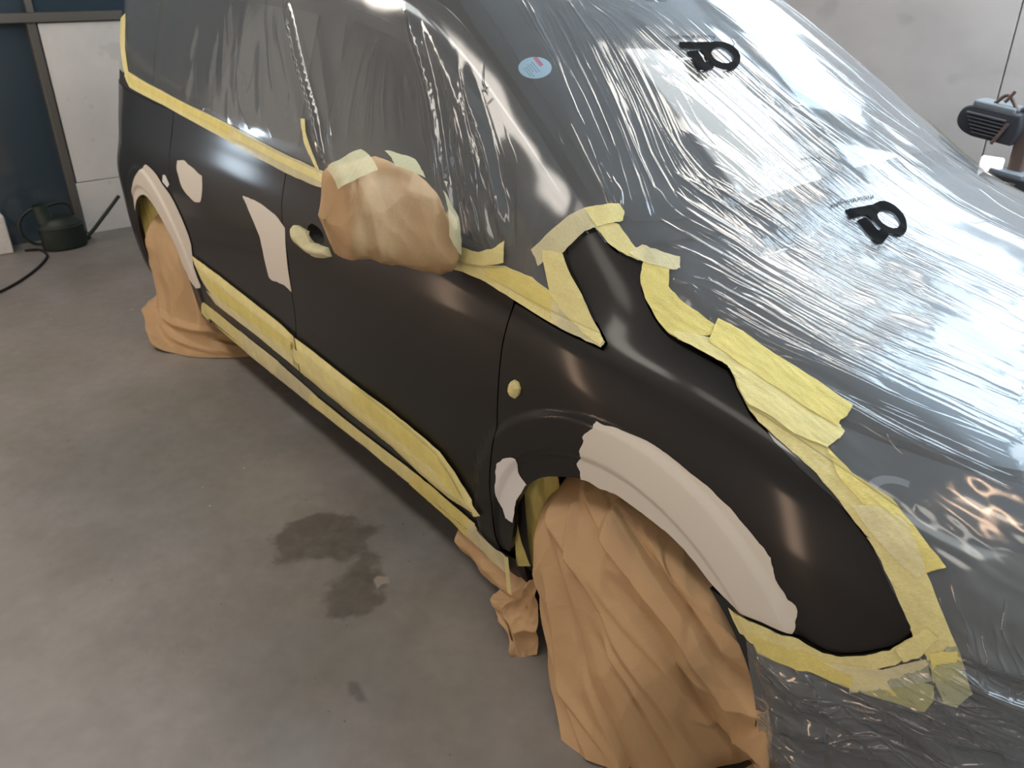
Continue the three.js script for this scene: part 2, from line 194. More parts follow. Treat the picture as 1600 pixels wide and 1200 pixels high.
// periodic noise tile for bump and mottling
function tile(n, fn) { return dataTex(n, n, fn, { srgb: false, repeat: 1 }); }
function pnoise(x, y, p, s) { // value noise, period p
  const i = Math.floor(x), j = Math.floor(y), fx = smooth(x - i), fy = smooth(y - j), m = (a) => ((a % p) + p) % p;
  return lerp(lerp(hash2(m(i), m(j), s), hash2(m(i + 1), m(j), s), fx), lerp(hash2(m(i), m(j + 1), s), hash2(m(i + 1), m(j + 1), s), fx), fy);
}

// ------------------------------------------------------------------ the van's skin: one cubic B-spline surface through cross sections
// Each row of BODY_SECTIONS is x followed by 16 (y, z) pairs from the sill up over the shoulder to the centre line.
const NR = BODY_SECTIONS.length, NC = 16;
const CTRL = (() => {
  const g = BODY_SECTIONS.map((r) => { const o = []; for (let j = 0; j < NC; j++) o.push([r[0], r[1 + 2 * j], r[2 + 2 * j]]); return o; });
  const ext = (a, b) => a.map((p, j) => p.map((c, k) => 2 * c - b[j][k]));
  const rows = [ext(g[0], g[1]), ...g, ext(g[NR - 1], g[NR - 2])];
  return rows.map((r) => [r[0].map((c, k) => 2 * c - r[1][k]), ...r, [r[NC - 2][0], r[NC - 2][1], -r[NC - 2][2]]]);
})();
const bas = (t) => [(1 - t) ** 3 / 6, (3 * t ** 3 - 6 * t ** 2 + 4) / 6, (-3 * t ** 3 + 3 * t ** 2 + 3 * t + 1) / 6, t ** 3 / 6];
const WHEELBASE = 3.06, ARCH_Y = 0.335, ARCH_R = 0.375;
function F(u, v) { // v runs 0..15 up the near side, 15..30 down the far side
  const far = v > 15; if (far) v = 30 - v;
  const i = clamp(Math.floor(u), 0, NR - 2), j = clamp(Math.floor(v), 0, NC - 2), a = bas(u - i), b = bas(v - j);
  let x = 0, y = 0, z = 0;
  for (let p = 0; p < 4; p++) for (let q = 0; q < 4; q++) { const w = a[p] * b[q], c = CTRL[i + p][j + q]; x += w * c[0]; y += w * c[1]; z += w * c[2]; }
  if (y < 0.95) for (const cx of [0, -WHEELBASE]) { // wheel arch flares
    const r = Math.hypot(x - cx, y - ARCH_Y);
    if (r < 0.53) z += 0.010 * smooth((0.52 - r) / 0.02) - 0.008 * smooth((0.43 - r) / 0.02);
  }
  return V3(x, y, far ? -z : z);
}
const EPS = 0.004;
function normalAt(u, v) { const a = F(u + EPS, v).sub(F(u - EPS, v)), b = F(u, v + EPS).sub(F(u, v - EPS)); return a.cross(b).normalize(); }
function scaleAt(u, v) { return [F(u + 0.05, v).sub(F(u - 0.05, v)).length() * 10, F(u, v + 0.05).sub(F(u, v - 0.05)).length() * 10]; }
function uvAt(x, y) { // the skin's parameters at a place on the near side
  let u = 0, v = 4;
  while (u < NR - 1.01 && F(u + 0.5, v).x < x) u += 0.5;
  for (let k = 0; k < 30; k++) {
    const p = F(u, v), a = F(u + 0.02, v).sub(F(u - 0.02, v)).multiplyScalar(25), b = F(u, v + 0.02).sub(F(u, v - 0.02)).multiplyScalar(25);
    u = clamp(u + clamp((x - p.x) / a.x, -1, 1), 0, NR - 1); v = clamp(v + clamp((y - p.y) / b.y, -1, 1), 0, 11);
  }
  return [u, v];
}
function clipHalf(poly, axis, at, keepAbove) {
  const out = [], n = poly.length, side = (p) => (keepAbove ? p[axis] - at : at - p[axis]);
  for (let i = 0; i < n; i++) {
    const a = poly[i], b = poly[(i + 1) % n], sa = side(a), sb = side(b);
    if (sa >= 0) out.push(a);
    if ((sa > 0 && sb < 0) || (sa < 0 && sb > 0)) { const t = sa / (sa - sb), c = [lerp(a[0], b[0], t), lerp(a[1], b[1], t)]; c[axis] = at; out.push(c); }
  }
  return out;
}
const area = (p) => { let s = 0; for (let i = 0; i < p.length; i++) { const a = p[i], b = p[(i + 1) % p.length]; s += a[0] * b[1] - b[0] * a[1]; } return s / 2; };
const ccw = (p) => (area(p) < 0 ? p.slice().reverse() : p.slice());
function rounded(poly, n = 4, sharp = 0.6) { // Catmull-Rom through the outline, corners kept
  const m = poly.length, out = [], c = poly.reduce((s, p) => [s[0] + p[0] / m, s[1] + p[1] / m], [0, 0]), [su, sv] = scaleAt(c[0], c[1]);
  const turn = poly.map((p, i) => { const a = poly[(i + m - 1) % m], b = poly[(i + 1) % m]; const t1 = Math.atan2((p[1] - a[1]) * sv, (p[0] - a[0]) * su), t2 = Math.atan2((b[1] - p[1]) * sv, (b[0] - p[0]) * su); let d = Math.abs(t2 - t1); if (d > Math.PI) d = 2 * Math.PI - d; return d > sharp; });
  for (let i = 0; i < m; i++) {
    const p1 = poly[i], p2 = poly[(i + 1) % m], p0 = turn[i] ? p1 : poly[(i + m - 1) % m], p3 = turn[(i + 1) % m] ? p2 : poly[(i + 2) % m];
    for (let k = 0; k < n; k++) { const t = k / n; out.push([0, 1].map((q) => 0.5 * (2 * p1[q] + (p2[q] - p0[q]) * t + (2 * p0[q] - 5 * p1[q] + 4 * p2[q] - p3[q]) * t * t + (3 * p1[q] - p0[q] - 3 * p2[q] + p3[q]) * t * t * t))); }
  }
  return out;
}
function inset(poly, g) { // moves an outline inwards by g metres
  const p = ccw(poly), m = p.length;
  return p.map((c, i) => {
    const a = p[(i + m - 1) % m], b = p[(i + 1) % m], [su, sv] = scaleAt(c[0], c[1]);
    let e1 = [(c[0] - a[0]) * su, (c[1] - a[1]) * sv], e2 = [(b[0] - c[0]) * su, (b[1] - c[1]) * sv];
    const l1 = Math.hypot(...e1) || 1, l2 = Math.hypot(...e2) || 1; e1 = [e1[0] / l1, e1[1] / l1]; e2 = [e2[0] / l2, e2[1] / l2];
    let n = [-(e1[1] + e2[1]), e1[0] + e2[0]]; const l = Math.hypot(...n) || 1, k = g / Math.max(0.35, l / 2);
    return [c[0] + (n[0] / l) * k / su, c[1] + (n[1] / l) * k / sv];
  });
}
function edgeDistance(poly) { // metres from a point to an outline
  return (u, v) => {
    const [su, sv] = scaleAt(u, v); let best = 1e9;
    for (let i = 0; i < poly.length; i++) {
      const a = poly[i], b = poly[(i + 1) % poly.length], ax = (a[0] - u) * su, ay = (a[1] - v) * sv, dx = (b[0] - a[0]) * su, dy = (b[1] - a[1]) * sv, q = dx * dx + dy * dy;
      const t = q ? clamp(-(ax * dx + ay * dy) / q) : 0; best = Math.min(best, (ax + dx * t) ** 2 + (ay + dy * t) ** 2);
    }
    return Math.sqrt(best);
  };
}
function gridLines(lo, hi, len, step) { const out = []; for (let i = Math.floor(lo); i < hi; i++) { const n = Math.max(1, Math.ceil(len(i) / step)); for (let k = 0; k < n; k++) out.push(i + k / n); } out.push(Math.ceil(hi)); return out; }
const rowLength = (i) => { i = clamp(i, 0, NR - 2); return Math.abs(BODY_SECTIONS[i + 1][0] - BODY_SECTIONS[i][0]); };
const colLength = (j) => (j < 8 ? 0.12 : j < 22 ? 0.16 : 0.12);
// a piece of sheet that lies on the skin: outline in (u, v), raised by off + disp, with an edge that goes down by thick
function patch(outline, { off = 0, disp = null, thick = 0, step = 0.02, uvBox = null, flatNormals = false } = {}) {
  const poly = ccw(outline);
  let u0 = 1e9, u1 = -1e9, v0 = 1e9, v1 = -1e9;
  for (const [u, v] of poly) { u0 = Math.min(u0, u); u1 = Math.max(u1, u); v0 = Math.min(v0, v); v1 = Math.max(v1, v); }
  const U = gridLines(u0, u1, rowLength, step), W = gridLines(v0, v1, colLength, step);
  const pos = [], nor = [], uvs = [], idx = [], seen = new Map();
  const at = (u, v) => { const n = normalAt(u, v); return F(u, v).addScaledVector(n, off + (disp ? disp(u, v) : 0)); };
  const add = (u, v) => {
    const key = Math.round(u * 1e5) * 4e6 + Math.round(v * 1e5);
    let k = seen.get(key); if (k !== undefined) return k;
    k = pos.length / 3; seen.set(key, k);
    const p = at(u, v); pos.push(p.x, p.y, p.z);
    if (!disp) { const n = normalAt(u, v); nor.push(n.x, n.y, n.z); }
    if (uvBox) uvs.push((u - uvBox[0]) / (uvBox[2] - uvBox[0]), (v - uvBox[1]) / (uvBox[3] - uvBox[1]));
    else { uvs.push(p.x, v < 8.5 || v > 21.5 ? p.y : 1.05 + (v - 8.5) * 0.15); }
    return k;
  };
  for (let i = 0; i + 1 < U.length; i++) {
    if (U[i + 1] <= u0 || U[i] >= u1) continue;
    const strip = clipHalf(clipHalf(poly, 0, U[i], true), 0, U[i + 1], false);
    if (strip.length < 3) continue;
    let s0 = 1e9, s1 = -1e9; for (const p of strip) { s0 = Math.min(s0, p[1]); s1 = Math.max(s1, p[1]); }
    for (let j = 0; j + 1 < W.length; j++) {
      if (W[j + 1] <= s0 || W[j] >= s1) continue;
      let c = clipHalf(clipHalf(strip, 1, W[j], true), 1, W[j + 1], false);
      const d = []; for (const p of c) { const q = d[d.length - 1]; if (!q || Math.abs(q[0] - p[0]) > 1e-7 || Math.abs(q[1] - p[1]) > 1e-7) d.push(p); }
      if (d.length > 1 && Math.abs(d[0][0] - d[d.length - 1][0]) < 1e-7 && Math.abs(d[0][1] - d[d.length - 1][1]) < 1e-7) d.pop();
      if (d.length < 3 || Math.abs(area(d)) < 1e-9) continue;
      const tris = d.length === 3 ? [[0, 1, 2]] : THREE.ShapeUtils.triangulateShape(d.map((p) => new THREE.Vector2(p[0], p[1])), []);
      const ids = d.map((p) => add(p[0], p[1]));
      for (const t of tris) {
        const [a, b, e] = t, s = (d[b][0] - d[a][0]) * (d[e][1] - d[a][1]) - (d[e][0] - d[a][0]) * (d[b][1] - d[a][1]);
        if (s > 0) idx.push(ids[a], ids[b], ids[e]); else idx.push(ids[a], ids[e], ids[b]);
      }
    }
  }
  const g = new THREE.BufferGeometry();
  g.setAttribute('position', new THREE.Float32BufferAttribute(pos, 3));
  g.setAttribute('uv', new THREE.Float32BufferAttribute(uvs, 2));
  g.setIndex(idx);
  if (disp) g.computeVertexNormals(); else g.setAttribute('normal', new THREE.Float32BufferAttribute(nor, 3));
  if (!thick) return g;
  const P = [], N = [], T = [], I = [];
  for (let i = 0; i < poly.length; i++) {
    const a = poly[i], b = poly[(i + 1) % poly.length], A = at(...a), B = at(...b), na = normalAt(...a), nb = normalAt(...b);
    const C = B.clone().addScaledVector(nb, -thick), D = A.clone().addScaledVector(na, -thick), k = P.length / 3, n = B.clone().sub(A).cross(na).normalize();
    for (const q of [A, B, C, D]) { P.push(q.x, q.y, q.z); N.push(n.x, n.y, n.z); T.push(q.x, q.y); }
    I.push(k, k + 3, k + 2, k, k + 2, k + 1);
  }
  const e = new THREE.BufferGeometry();
  e.setAttribute('position', new THREE.Float32BufferAttribute(P, 3)); e.setAttribute('normal', new THREE.Float32BufferAttribute(N, 3)); e.setAttribute('uv', new THREE.Float32BufferAttribute(T, 2)); e.setIndex(I);
  return mergeGeometries([g, e]);
}
const arc = (cx, cy, r, a0, a1, n) => Array.from({ length: n + 1 }, (_, k) => { const a = lerp(a0, a1, k / n) * Math.PI / 180; return uvAt(cx + r * Math.cos(a), cy + r * Math.sin(a)); });
const mirrorPoly = (p) => p.map(([u, v]) => [u, 30 - v]);

const catmull = (t) => [(-t + 2 * t * t - t ** 3) / 2, (2 - 5 * t * t + 3 * t ** 3) / 2, (t + 4 * t * t - 3 * t ** 3) / 2, (t ** 3 - t * t) / 2];
// a sheet over a net of control points (cubic, through every point), crumpled along straight folds
function sheet(net, { n = 90, m = 90, folds = [], crush = [], flip = false } = {}) {
  const R = net.length, C = net[0].length;
  const refl = (a, b) => a.map((x, k) => 2 * x - b[k]);
  let rows = net.map((r) => [refl(r[0], r[1]), ...r, refl(r[C - 1], r[C - 2])]);
  rows = [rows[0].map((p, k) => refl(p, rows[1][k])), ...rows, rows[R - 1].map((p, k) => refl(p, rows[R - 2][k]))];
  const S = (s, t) => {
    const a = s * (C - 1), b = t * (R - 1), i = clamp(Math.floor(a), 0, C - 2), j = clamp(Math.floor(b), 0, R - 2), wa = catmull(a - i), wb = catmull(b - j), o = [0, 0, 0];
    for (let p = 0; p < 4; p++) for (let q = 0; q < 4; q++) { const w = wa[p] * wb[q]; for (let k = 0; k < 3; k++) o[k] += w * rows[j + q][i + p][k]; }
    return V3(...o);
  };
  const pos = [], uv = [], idx = [], base = [];
  for (let j = 0; j <= m; j++) for (let i = 0; i <= n; i++) {
    const s = i / n, t = j / m, e = 0.01, s0 = Math.max(0, s - e), s1 = Math.min(1, s + e), t0 = Math.max(0, t - e), t1 = Math.min(1, t + e);
    const p = S(s, t), nn = S(s1, t).sub(S(s0, t)).cross(S(s, t0).sub(S(s, t1))).normalize(); if (flip) nn.negate();
    let h = 0;
    for (const f of folds) { const dx = s - f.s, dy = t - f.t, d = dx * f.ny - dy * f.nx, l = dx * f.nx + dy * f.ny, w = Math.max(0, 1 - Math.abs(l) / f.len); const q = d > 0 ? d / f.w : -d / (f.w * (f.steep ?? 1)); if (w > 0 && q < 1) h += f.h * (1 - q) * Math.min(1, w * 2.2); }
    for (const [kx, ky, amp, turn, sd] of crush) { const c = Math.cos(turn), q = Math.sin(turn); h += amp * (crumple((s * c + t * q) * kx, (t * c - s * q) * ky, sd) - 0.25); }
    p.addScaledVector(nn, h); pos.push(p.x, p.y, p.z); uv.push(s, t);
  }
  for (let j = 0; j < m; j++) for (let i = 0; i < n; i++) { const a = j * (n + 1) + i, b = a + 1, c = a + n + 1, d = c + 1; if (flip) idx.push(a, b, c, b, d, c); else idx.push(a, c, b, b, c, d); }
  const g = new THREE.BufferGeometry();
  g.setAttribute('position', new THREE.Float32BufferAttribute(pos, 3)); g.setAttribute('uv', new THREE.Float32BufferAttribute(uv, 2)); g.setIndex(idx); g.computeVertexNormals();
  return g;
}
function foldSet(count, ang, spread, { len = [0.15, 0.6], w = [0.03, 0.1], h = [-0.018, 0.024], s = [0, 1], t = [0, 1] } = {}) {
  return Array.from({ length: count }, () => { const a = (ang + rr(-spread, spread)) * Math.PI / 180; return { s: rr(...s), t: rr(...t), nx: Math.cos(a), ny: Math.sin(a), len: rr(...len), w: rr(...w), h: rr(...h), steep: rnd() < 0.5 ? rr(0.2, 0.5) : rr(0.6, 1) }; });
}

// crumpled paper: shallow dishes that meet in sharp ridges
function crumple(x, y, s) {
  const i = Math.floor(x), j = Math.floor(y); let best = -1e9;
  for (let b = -2; b <= 2; b++) for (let a = -2; a <= 2; a++) {
    const p = i + a, q = j + b, dx = x - (p + hash2(p, q, s)), dy = y - (q + hash2(p, q, s + 1)), t = 0.5 * (hash2(p, q, s + 2) - 0.5) + 1.3 * (hash2(p, q, s + 3) - 0.5) * dx + 1.3 * (hash2(p, q, s + 4) - 0.5) * dy - 0.36 * (dx * dx + dy * dy);
    if (t > best) best = t;
  }
  return -best;
}
// ------------------------------------------------------------------ materials
const grain = tile(256, (x, y) => { let t = 0; for (const [p, a] of [[16, 0.3], [48, 0.3], [128, 0.4]]) t += a * pnoise(x * p, y * p, p, p); return [t, t, t]; });
const crepe = tile(256, (x, y) => { const t = 0.5 * pnoise(x * 30, y * 120, 30 * 4, 5) + 0.3 * pnoise(x * 128, y * 128, 128, 9) + 0.2 * pnoise(x * 12, y * 12, 12, 3); return [t, t, t]; });
const rep = (t, k, l = k) => { const c = t.clone(); c.repeat.set(k, l); c.needsUpdate = true; return c; };
const tapeTex = rep(dataTex(256, 256, (x, y) => { const t = 0.93 + 0.05 * pnoise(x * 8, y * 8, 8, 2) + 0.05 * (pnoise(x * 60, y * 60, 60, 4) - 0.5); return [t, t, t * 0.985]; }, { repeat: 1 }), 5);
const std = (color, roughness = 0.6, more = {}) => new THREE.MeshPhysicalMaterial({ color, roughness, side: THREE.DoubleSide, ...more });
const M = {
  primer: std(0x0d0b0a, 0.5, { specularIntensity: 0.6, clearcoat: 0.4, clearcoatRoughness: 0.13 }),
  gloss: std(0x15161a, 0.16, { clearcoat: 0.8, clearcoatRoughness: 0.06 }),
  bonnet: std(0x121316, 0.3, { clearcoat: 0.5, clearcoatRoughness: 0.15 }),
  trim: std(0x17171a, 0.55),
  dark: std(0x0b0b0c, 0.8),
  glass: std(0x191d1c, 0.05, { clearcoat: 1, clearcoatRoughness: 0.02 }),
  filler: std(0xcfcac0, 0.62, { bumpMap: rep(grain, 12), bumpScale: 0.0002 }),
  fillerThin: std(0xd8d8d8, 0.6),
  tape: std(0xf5ecaa, 0.75, { map: tapeTex, transparent: true, opacity: 0.84, bumpMap: rep(crepe, 7), bumpScale: 0.0009 }),
  tapePale: std(0xf7f1c6, 0.78, { map: tapeTex, transparent: true, opacity: 0.66, bumpMap: rep(crepe, 6), bumpScale: 0.0009 }),
  tapeDeep: std(0xefe38e, 0.72, { map: tapeTex, transparent: true, opacity: 0.86, bumpMap: rep(crepe, 8), bumpScale: 0.0009 }),
  paper: std(0xb3946d, 0.62, { bumpMap: rep(grain, 5), bumpScale: 0.0006 }),
  rubber: std(0x111111, 0.85),
  steel: std(0x8d9093, 0.35, { metalness: 0.8 }),
  lampLens: std(0x44484c, 0.14, { metalness: 0.4, clearcoat: 1, clearcoatRoughness: 0.05 }),
  chrome: std(0xd5d8da, 0.12, { metalness: 1 }),
  whiteWall: null, greyWall: null,
};

// ------------------------------------------------------------------ the room
function inPoly(p, x, y) { let c = false; for (let i = 0, j = p.length - 1; i < p.length; j = i++) if ((p[i][1] > y) !== (p[j][1] > y) && x < ((p[j][0] - p[i][0]) * (y - p[i][1])) / (p[j][1] - p[i][1]) + p[i][0]) c = !c; return c; }
function distPoly(p, x, y) { let b = 1e9; for (let i = 0, j = p.length - 1; i < p.length; j = i++) { const dx = p[i][0] - p[j][0], dy = p[i][1] - p[j][1], t = clamp(((x - p[j][0]) * dx + (y - p[j][1]) * dy) / (dx * dx + dy * dy)); b = Math.min(b, Math.hypot(p[j][0] + dx * t - x, p[j][1] + dy * t - y)); } return inPoly(p, x, y) ? b : -b; }
const STAIN = [[-1.186, 1.241], [-1.233, 1.193], [-1.248, 1.129], [-1.233, 1.054], [-1.208, 0.994], [-1.15, 0.952], [-1.082, 0.941], [-1.041, 0.891], [-1.001, 0.935], [-0.994, 0.98], [-0.905, 0.997], [-0.801, 1.036], [-0.722, 1.073], [-0.711, 1.123], [-0.7, 1.172], [-0.725, 1.23], [-0.77, 1.257], [-0.835, 1.234], [-0.88, 1.179], [-0.921, 1.091], [-0.936, 1.06], [-0.981, 1.115], [-1.03, 1.2], [-1.067, 1.269]];
const CHIP = [[-0.822, 1.062], [-0.831, 1.041], [-0.803, 1.017], [-0.776, 1.029], [-0.786, 1.05], [-0.776, 1.074]];
const SPOT = [[-0.516, 1.315], [-0.509, 1.29], [-0.447, 1.297], [-0.416, 1.306], [-0.445, 1.327], [-0.479, 1.336]];
const FW = ROOM.x1 - ROOM.x0, FD = ROOM.z1 - ROOM.z0;
const floorTex = dataTex(2048, 1600, (a, b) => {
  const x = ROOM.x0 + a * FW, z = ROOM.z0 + b * FD;
  const big = fbm(x * 0.9, z * 0.9, 4, 1) - 0.5, mid = fbm(x * 4 + big * 2, z * 4, 4, 11) - 0.5, fine = fbm(x * 26, z * 26, 3, 21) - 0.5, dust = fbm(x * 2.1 + 9, z * 2.1, 3, 31);
  let l = 0.515 + big * 0.10 + mid * 0.09 + fine * 0.05;
  let c = [l * 1.02 + big * 0.015, l * 0.985, l * 0.955 + mid * 0.02];
  const w = smooth((dust - 0.52) * 5); c = c.map((q, k) => lerp(q, q * [0.965, 0.985, 1.0][k], w));
  if (x > -1.4 && x < -0.3 && z > 0.8 && z < 1.5) {
    const wob = (fbm(x * 22, z * 22, 4, 41) - 0.5) * 0.075, s = smooth((distPoly(STAIN, x, z) + wob + 0.008) / 0.035) * (0.8 + 0.4 * (fbm(x * 15, z * 15, 3, 51) - 0.5));
    c = c.map((q, k) => lerp(q, [0.285, 0.27, 0.25][k], clamp(s) * (0.72 + 0.5 * (fbm(x * 40, z * 40, 3, 61) - 0.3))));
    const e = smooth((distPoly(CHIP, x, z) + 0.002) / 0.006); c = c.map((q, k) => lerp(q, [0.56, 0.53, 0.5][k], e));
    const f = smooth((distPoly(SPOT, x, z) + wob * 0.4) / 0.02); c = c.map((q) => lerp(q, q * 0.78, f));
  }
  const speck = hash2(Math.floor(x * 190), Math.floor(z * 190), 5); if (speck > 0.99993) c = [0.78, 0.76, 0.74]; else if (speck < 0.0004) c = c.map((q) => q * 0.76);
  return c;
});
const floorBump = rep(tile(512, (x, y) => { const t = 0.6 * pnoise(x * 20, y * 20, 20, 1) + 0.3 * pnoise(x * 90, y * 90, 90, 2) + 0.1 * pnoise(x * 256, y * 256, 256, 3); return [t, t, t]; }), 5, 4);
{
  const g = new THREE.BoxGeometry(FW + 0.4, 0.1, FD + 0.4); g.translate((ROOM.x0 + ROOM.x1) / 2, -0.05, (ROOM.z0 + ROOM.z1) / 2);
  const p = g.attributes.position, uv = g.attributes.uv;
  for (let i = 0; i < p.count; i++) uv.setXY(i, (p.getX(i) - ROOM.x0) / FW, (p.getZ(i) - ROOM.z0) / FD);
  structure(single('floor', g, std(0xffffff, 0.5, { map: floorTex, bumpMap: floorBump, bumpScale: 0.0015 }), 'grey concrete workshop floor with a dark wet stain'));
}
function wallTex(base, amp, sd, marks) {
  return dataTex(1024, 512, (a, b) => {
    const n = (fbm(a * 9, b * 4.5, 5, sd) - 0.5) * amp + (fbm(a * 60, b * 30, 3, sd + 9) - 0.5) * amp * 0.4; let c = base.map((q) => q + n);
    if (marks) { const k = fbm(a * 26, b * 13, 3, sd + 20); if (k > 0.66) c = c.map((q) => q * lerp(1, 0.95, smooth((k - 0.66) * 12))); }
    return c;
  });
}
const greyWall = std(0xffffff, 0.55, { map: wallTex([0.66, 0.645, 0.64], 0.12, 60, true) });
const whiteWall = std(0xffffff, 0.7, { map: wallTex([0.86, 0.86, 0.855], 0.06, 80, true) });
const plain = std(0xb9b7b3, 0.8), ceilMat = std(0xc6c8ca, 0.85);
const cx = (ROOM.x0 + ROOM.x1) / 2, cz = (ROOM.z0 + ROOM.z1) / 2;
structure(single('ceiling', box(FW + 0.4, 0.1, FD + 0.4, cx, ROOM.h + 0.05, cz), ceilMat, 'pale workshop ceiling'));
{ // far wall: grey panels with thin upright joints
  const w = thing('wall_far', 'grey panelled wall behind the van'); delete w.userData.category; structure(w);
  part(w, 'wall_core', box(FW + 0.4, ROOM.h, 0.1, cx, ROOM.h / 2, ROOM.z0 - 0.075), plain);
  let x = ROOM.x0; const joints = [-3.6, -2.17, -0.765, 0.65, 2.05, ROOM.x1];
  for (const j of joints) {
    const g = box(j - x - 0.008, ROOM.h, 0.03, (x + j) / 2, ROOM.h / 2, ROOM.z0 - 0.01, 0.003); const p = g.attributes.position, uv = g.attributes.uv;
    for (let i = 0; i < p.count; i++) uv.setXY(i, (p.getX(i) - ROOM.x0) / FW, p.getY(i) / ROOM.h);
    part(w, 'wall_panel', g, greyWall); x = j;
  }
}
structure(single('wall_near', box(FW + 0.4, ROOM.h, 0.1, cx, ROOM.h / 2, ROOM.z1 + 0.05), plain, 'pale wall on the near side of the workshop'));
structure(single('wall_front', box(0.1, ROOM.h, FD + 0.4, ROOM.x1 + 0.05, ROOM.h / 2, cz), plain, 'pale wall ahead of the van'));
{ // rear wall: white pier, dark glazed doors with grey frames
  const w = thing('wall_rear', 'rear wall with a white plastered pier beside dark glazed doors'); delete w.userData.category; structure(w);
  const X = -5.25;
  const pier = (x0, y0, y1, z0, z1, r) => { const g = box(x0, y1 - y0, z1 - z0, X - x0 / 2, (y0 + y1) / 2, (z0 + z1) / 2, r); const p = g.attributes.position, uv = g.attributes.uv; for (let i = 0; i < p.count; i++) uv.setXY(i, p.getZ(i) * 0.35 + 0.3, p.getY(i) * 0.6); return g; };
  part(w, 'pier', pier(0.12, 0.36, 1.36, -0.6, 0.76, 0.004), whiteWall);
  part(w, 'pier_base', pier(0.125, 0.0, 0.355, -0.6, 0.8, 0.004), whiteWall);
  part(w, 'wall_core', box(0.1, ROOM.h, FD + 0.4, X - 0.22, ROOM.h / 2, cz), plain);
  part(w, 'wall_panel', box(0.12, ROOM.h, 1.9, X - 0.06, ROOM.h / 2, -1.55), plain);
  part(w, 'wall_panel', box(0.12, ROOM.h, 2.25, X - 0.06, ROOM.h / 2, 3.1), plain);
}
{
  const X = -5.25, frame = std(0x6b6a66, 0.45, { metalness: 0.3 }), darkGlass = std(0x3c4a55, 0.12, { clearcoat: 0.6, clearcoatRoughness: 0.1 });
  const d = thing('door_1', 'dark glazed sliding door with grey frame beside the white pier'); delete d.userData.category; structure(d);
  part(d, 'transom_bar', box(0.09, 0.055, 2.6, X - 0.02, 1.393, 0.69, 0.006), frame);
  part(d, 'door_frame', mergeGeometries([0.795, 1.95].map((z) => box(0.07, 1.37, 0.05, X - 0.03, 0.685, z, 0.005))), frame);
  for (const [a, b] of [[0.82, 1.925]]) part(d, 'pane', box(0.02, 1.37, b - a, X - 0.05, 0.685, (a + b) / 2), darkGlass);
  const w = thing('window_1', 'dark glazing above the transom bar on the rear wall'); delete w.userData.category; structure(w);
  for (const [a, b] of [[-0.6, 0.76], [0.8, 1.93]]) part(w, 'pane', box(0.02, 1.66, b - a, X - 0.05, 2.25, (a + b) / 2), darkGlass);
  part(w, 'mullion', mergeGeometries([0.78, 1.95].map((z) => box(0.06, 1.66, 0.04, X - 0.04, 2.25, z, 0.004))), frame);
}
{
  const k = single('kerb_block', box(0.14, 0.25, 0.55, -5.165, 0.125, 1.535, 0.012), whiteWall, 'scuffed white block on the floor against the dark door', 'block');
  k.castShadow = true;
}
// lamps: a housing, a glowing face, and a light of the same size just in front of it
for (const [name, at, size, face, color, power, label, group] of LAMPS) {
  const g = thing(name, label, 'light', group), dir = V3(...face).normalize();
  g.position.set(...at); g.lookAt(V3(...at).add(dir));
  part(g, 'housing', box(size[0] + 0.06, size[1] + 0.06, 0.05, 0, 0, -0.028, 0.008), M.steel);
  part(g, 'diffuser', box(size[0], size[1], 0.008, 0, 0, 0.003), new THREE.MeshStandardMaterial({ color: 0xffffff, emissive: color, emissiveIntensity: power }));
  const l = new THREE.RectAreaLight(color, power, size[0], size[1]); l.name = name; l.position.set(0, 0, 0.02); l.rotation.y = Math.PI; g.add(l);
}

// ------------------------------------------------------------------ the van
const van = thing('van', 'dark grey panel van masked with tape, paper and clear film for respraying', 'van');
const GAP = 0.0022;
const panel = (o, opt = {}) => patch(inset(o, opt.gap ?? GAP), { thick: 0.014, step: 0.018, ...opt });
const closeTo = (outer, hole) => { // joins a hole to its outline through a hairline
  const o = ccw(outer), h = ccw(hole).reverse(); let best = [1e9, 0, 0];
  o.forEach((p, i) => h.forEach((q, j) => { const d = Math.hypot(p[0] - q[0], (p[1] - q[1]) * 0.5); if (d < best[0]) best = [d, i, j]; }));
  const [, i, j] = best; return [...o.slice(0, i + 1), ...h.slice(j), ...h.slice(0, j + 1), ...o.slice(i)];
};
const seamF = rounded(OUT.seamF, 3).slice(0, -3), seamB = rounded(OUT.seamB, 3).slice(0, -3);
function ragged(o, amp, sd) { const p = rounded(o, 8, 1.2); return inset(p, 0).map(([u, v], i) => { const [su, sv] = scaleAt(u, v), k = amp * (fbm(i * 0.21, sd, 3, 40) - 0.5) * 2, q = amp * (fbm(i * 0.21, sd + 7, 3, 41) - 0.5) * 2; return [u + k / su, v + q / sv]; }); }
function filler(parent, o, label, mat, off, step, amp) {
  part(parent, 'filler_patch', patch(ragged(o, amp, label.length), { off, step }), mat, label);
}
// front wing
const fenderOutline = (() => {
  const f = OUT.fender, lip = arc(0, ARCH_Y, ARCH_R, 198, 48, 30), n = 14; // the first points of the traced outline run along the wheel arch
  return rounded(f, 3, 0.5);
})();
const fender = part(van, 'front_wing', panel(fenderOutline, { step: 0.006 }), M.primer, 'dark primed front wing with pale filler round the wheel arch');
filler(fender, OUT.fillBig, 'large pale filler patch over the front wheel arch', M.filler, 0.0012, 0.006, 0.004);
filler(fender, OUT.fillSmall, 'small pale filler patch behind the front wheel arch', M.fillerThin, 0.0012, 0.006, 0.006);
{
  const d = edgeDistance(OUT.repeater);
  part(fender, 'side_repeater', patch(rounded(OUT.repeater, 3), { off: 0.001, disp: (u, v) => 0.012 * Math.sqrt(clamp(d(u, v) / 0.012)) + 0.004 * Math.abs(Math.sin(u * 90 + v * 20)), thick: 0.006, step: 0.003 }), M.tape, 'side indicator wrapped in yellow tape');
}
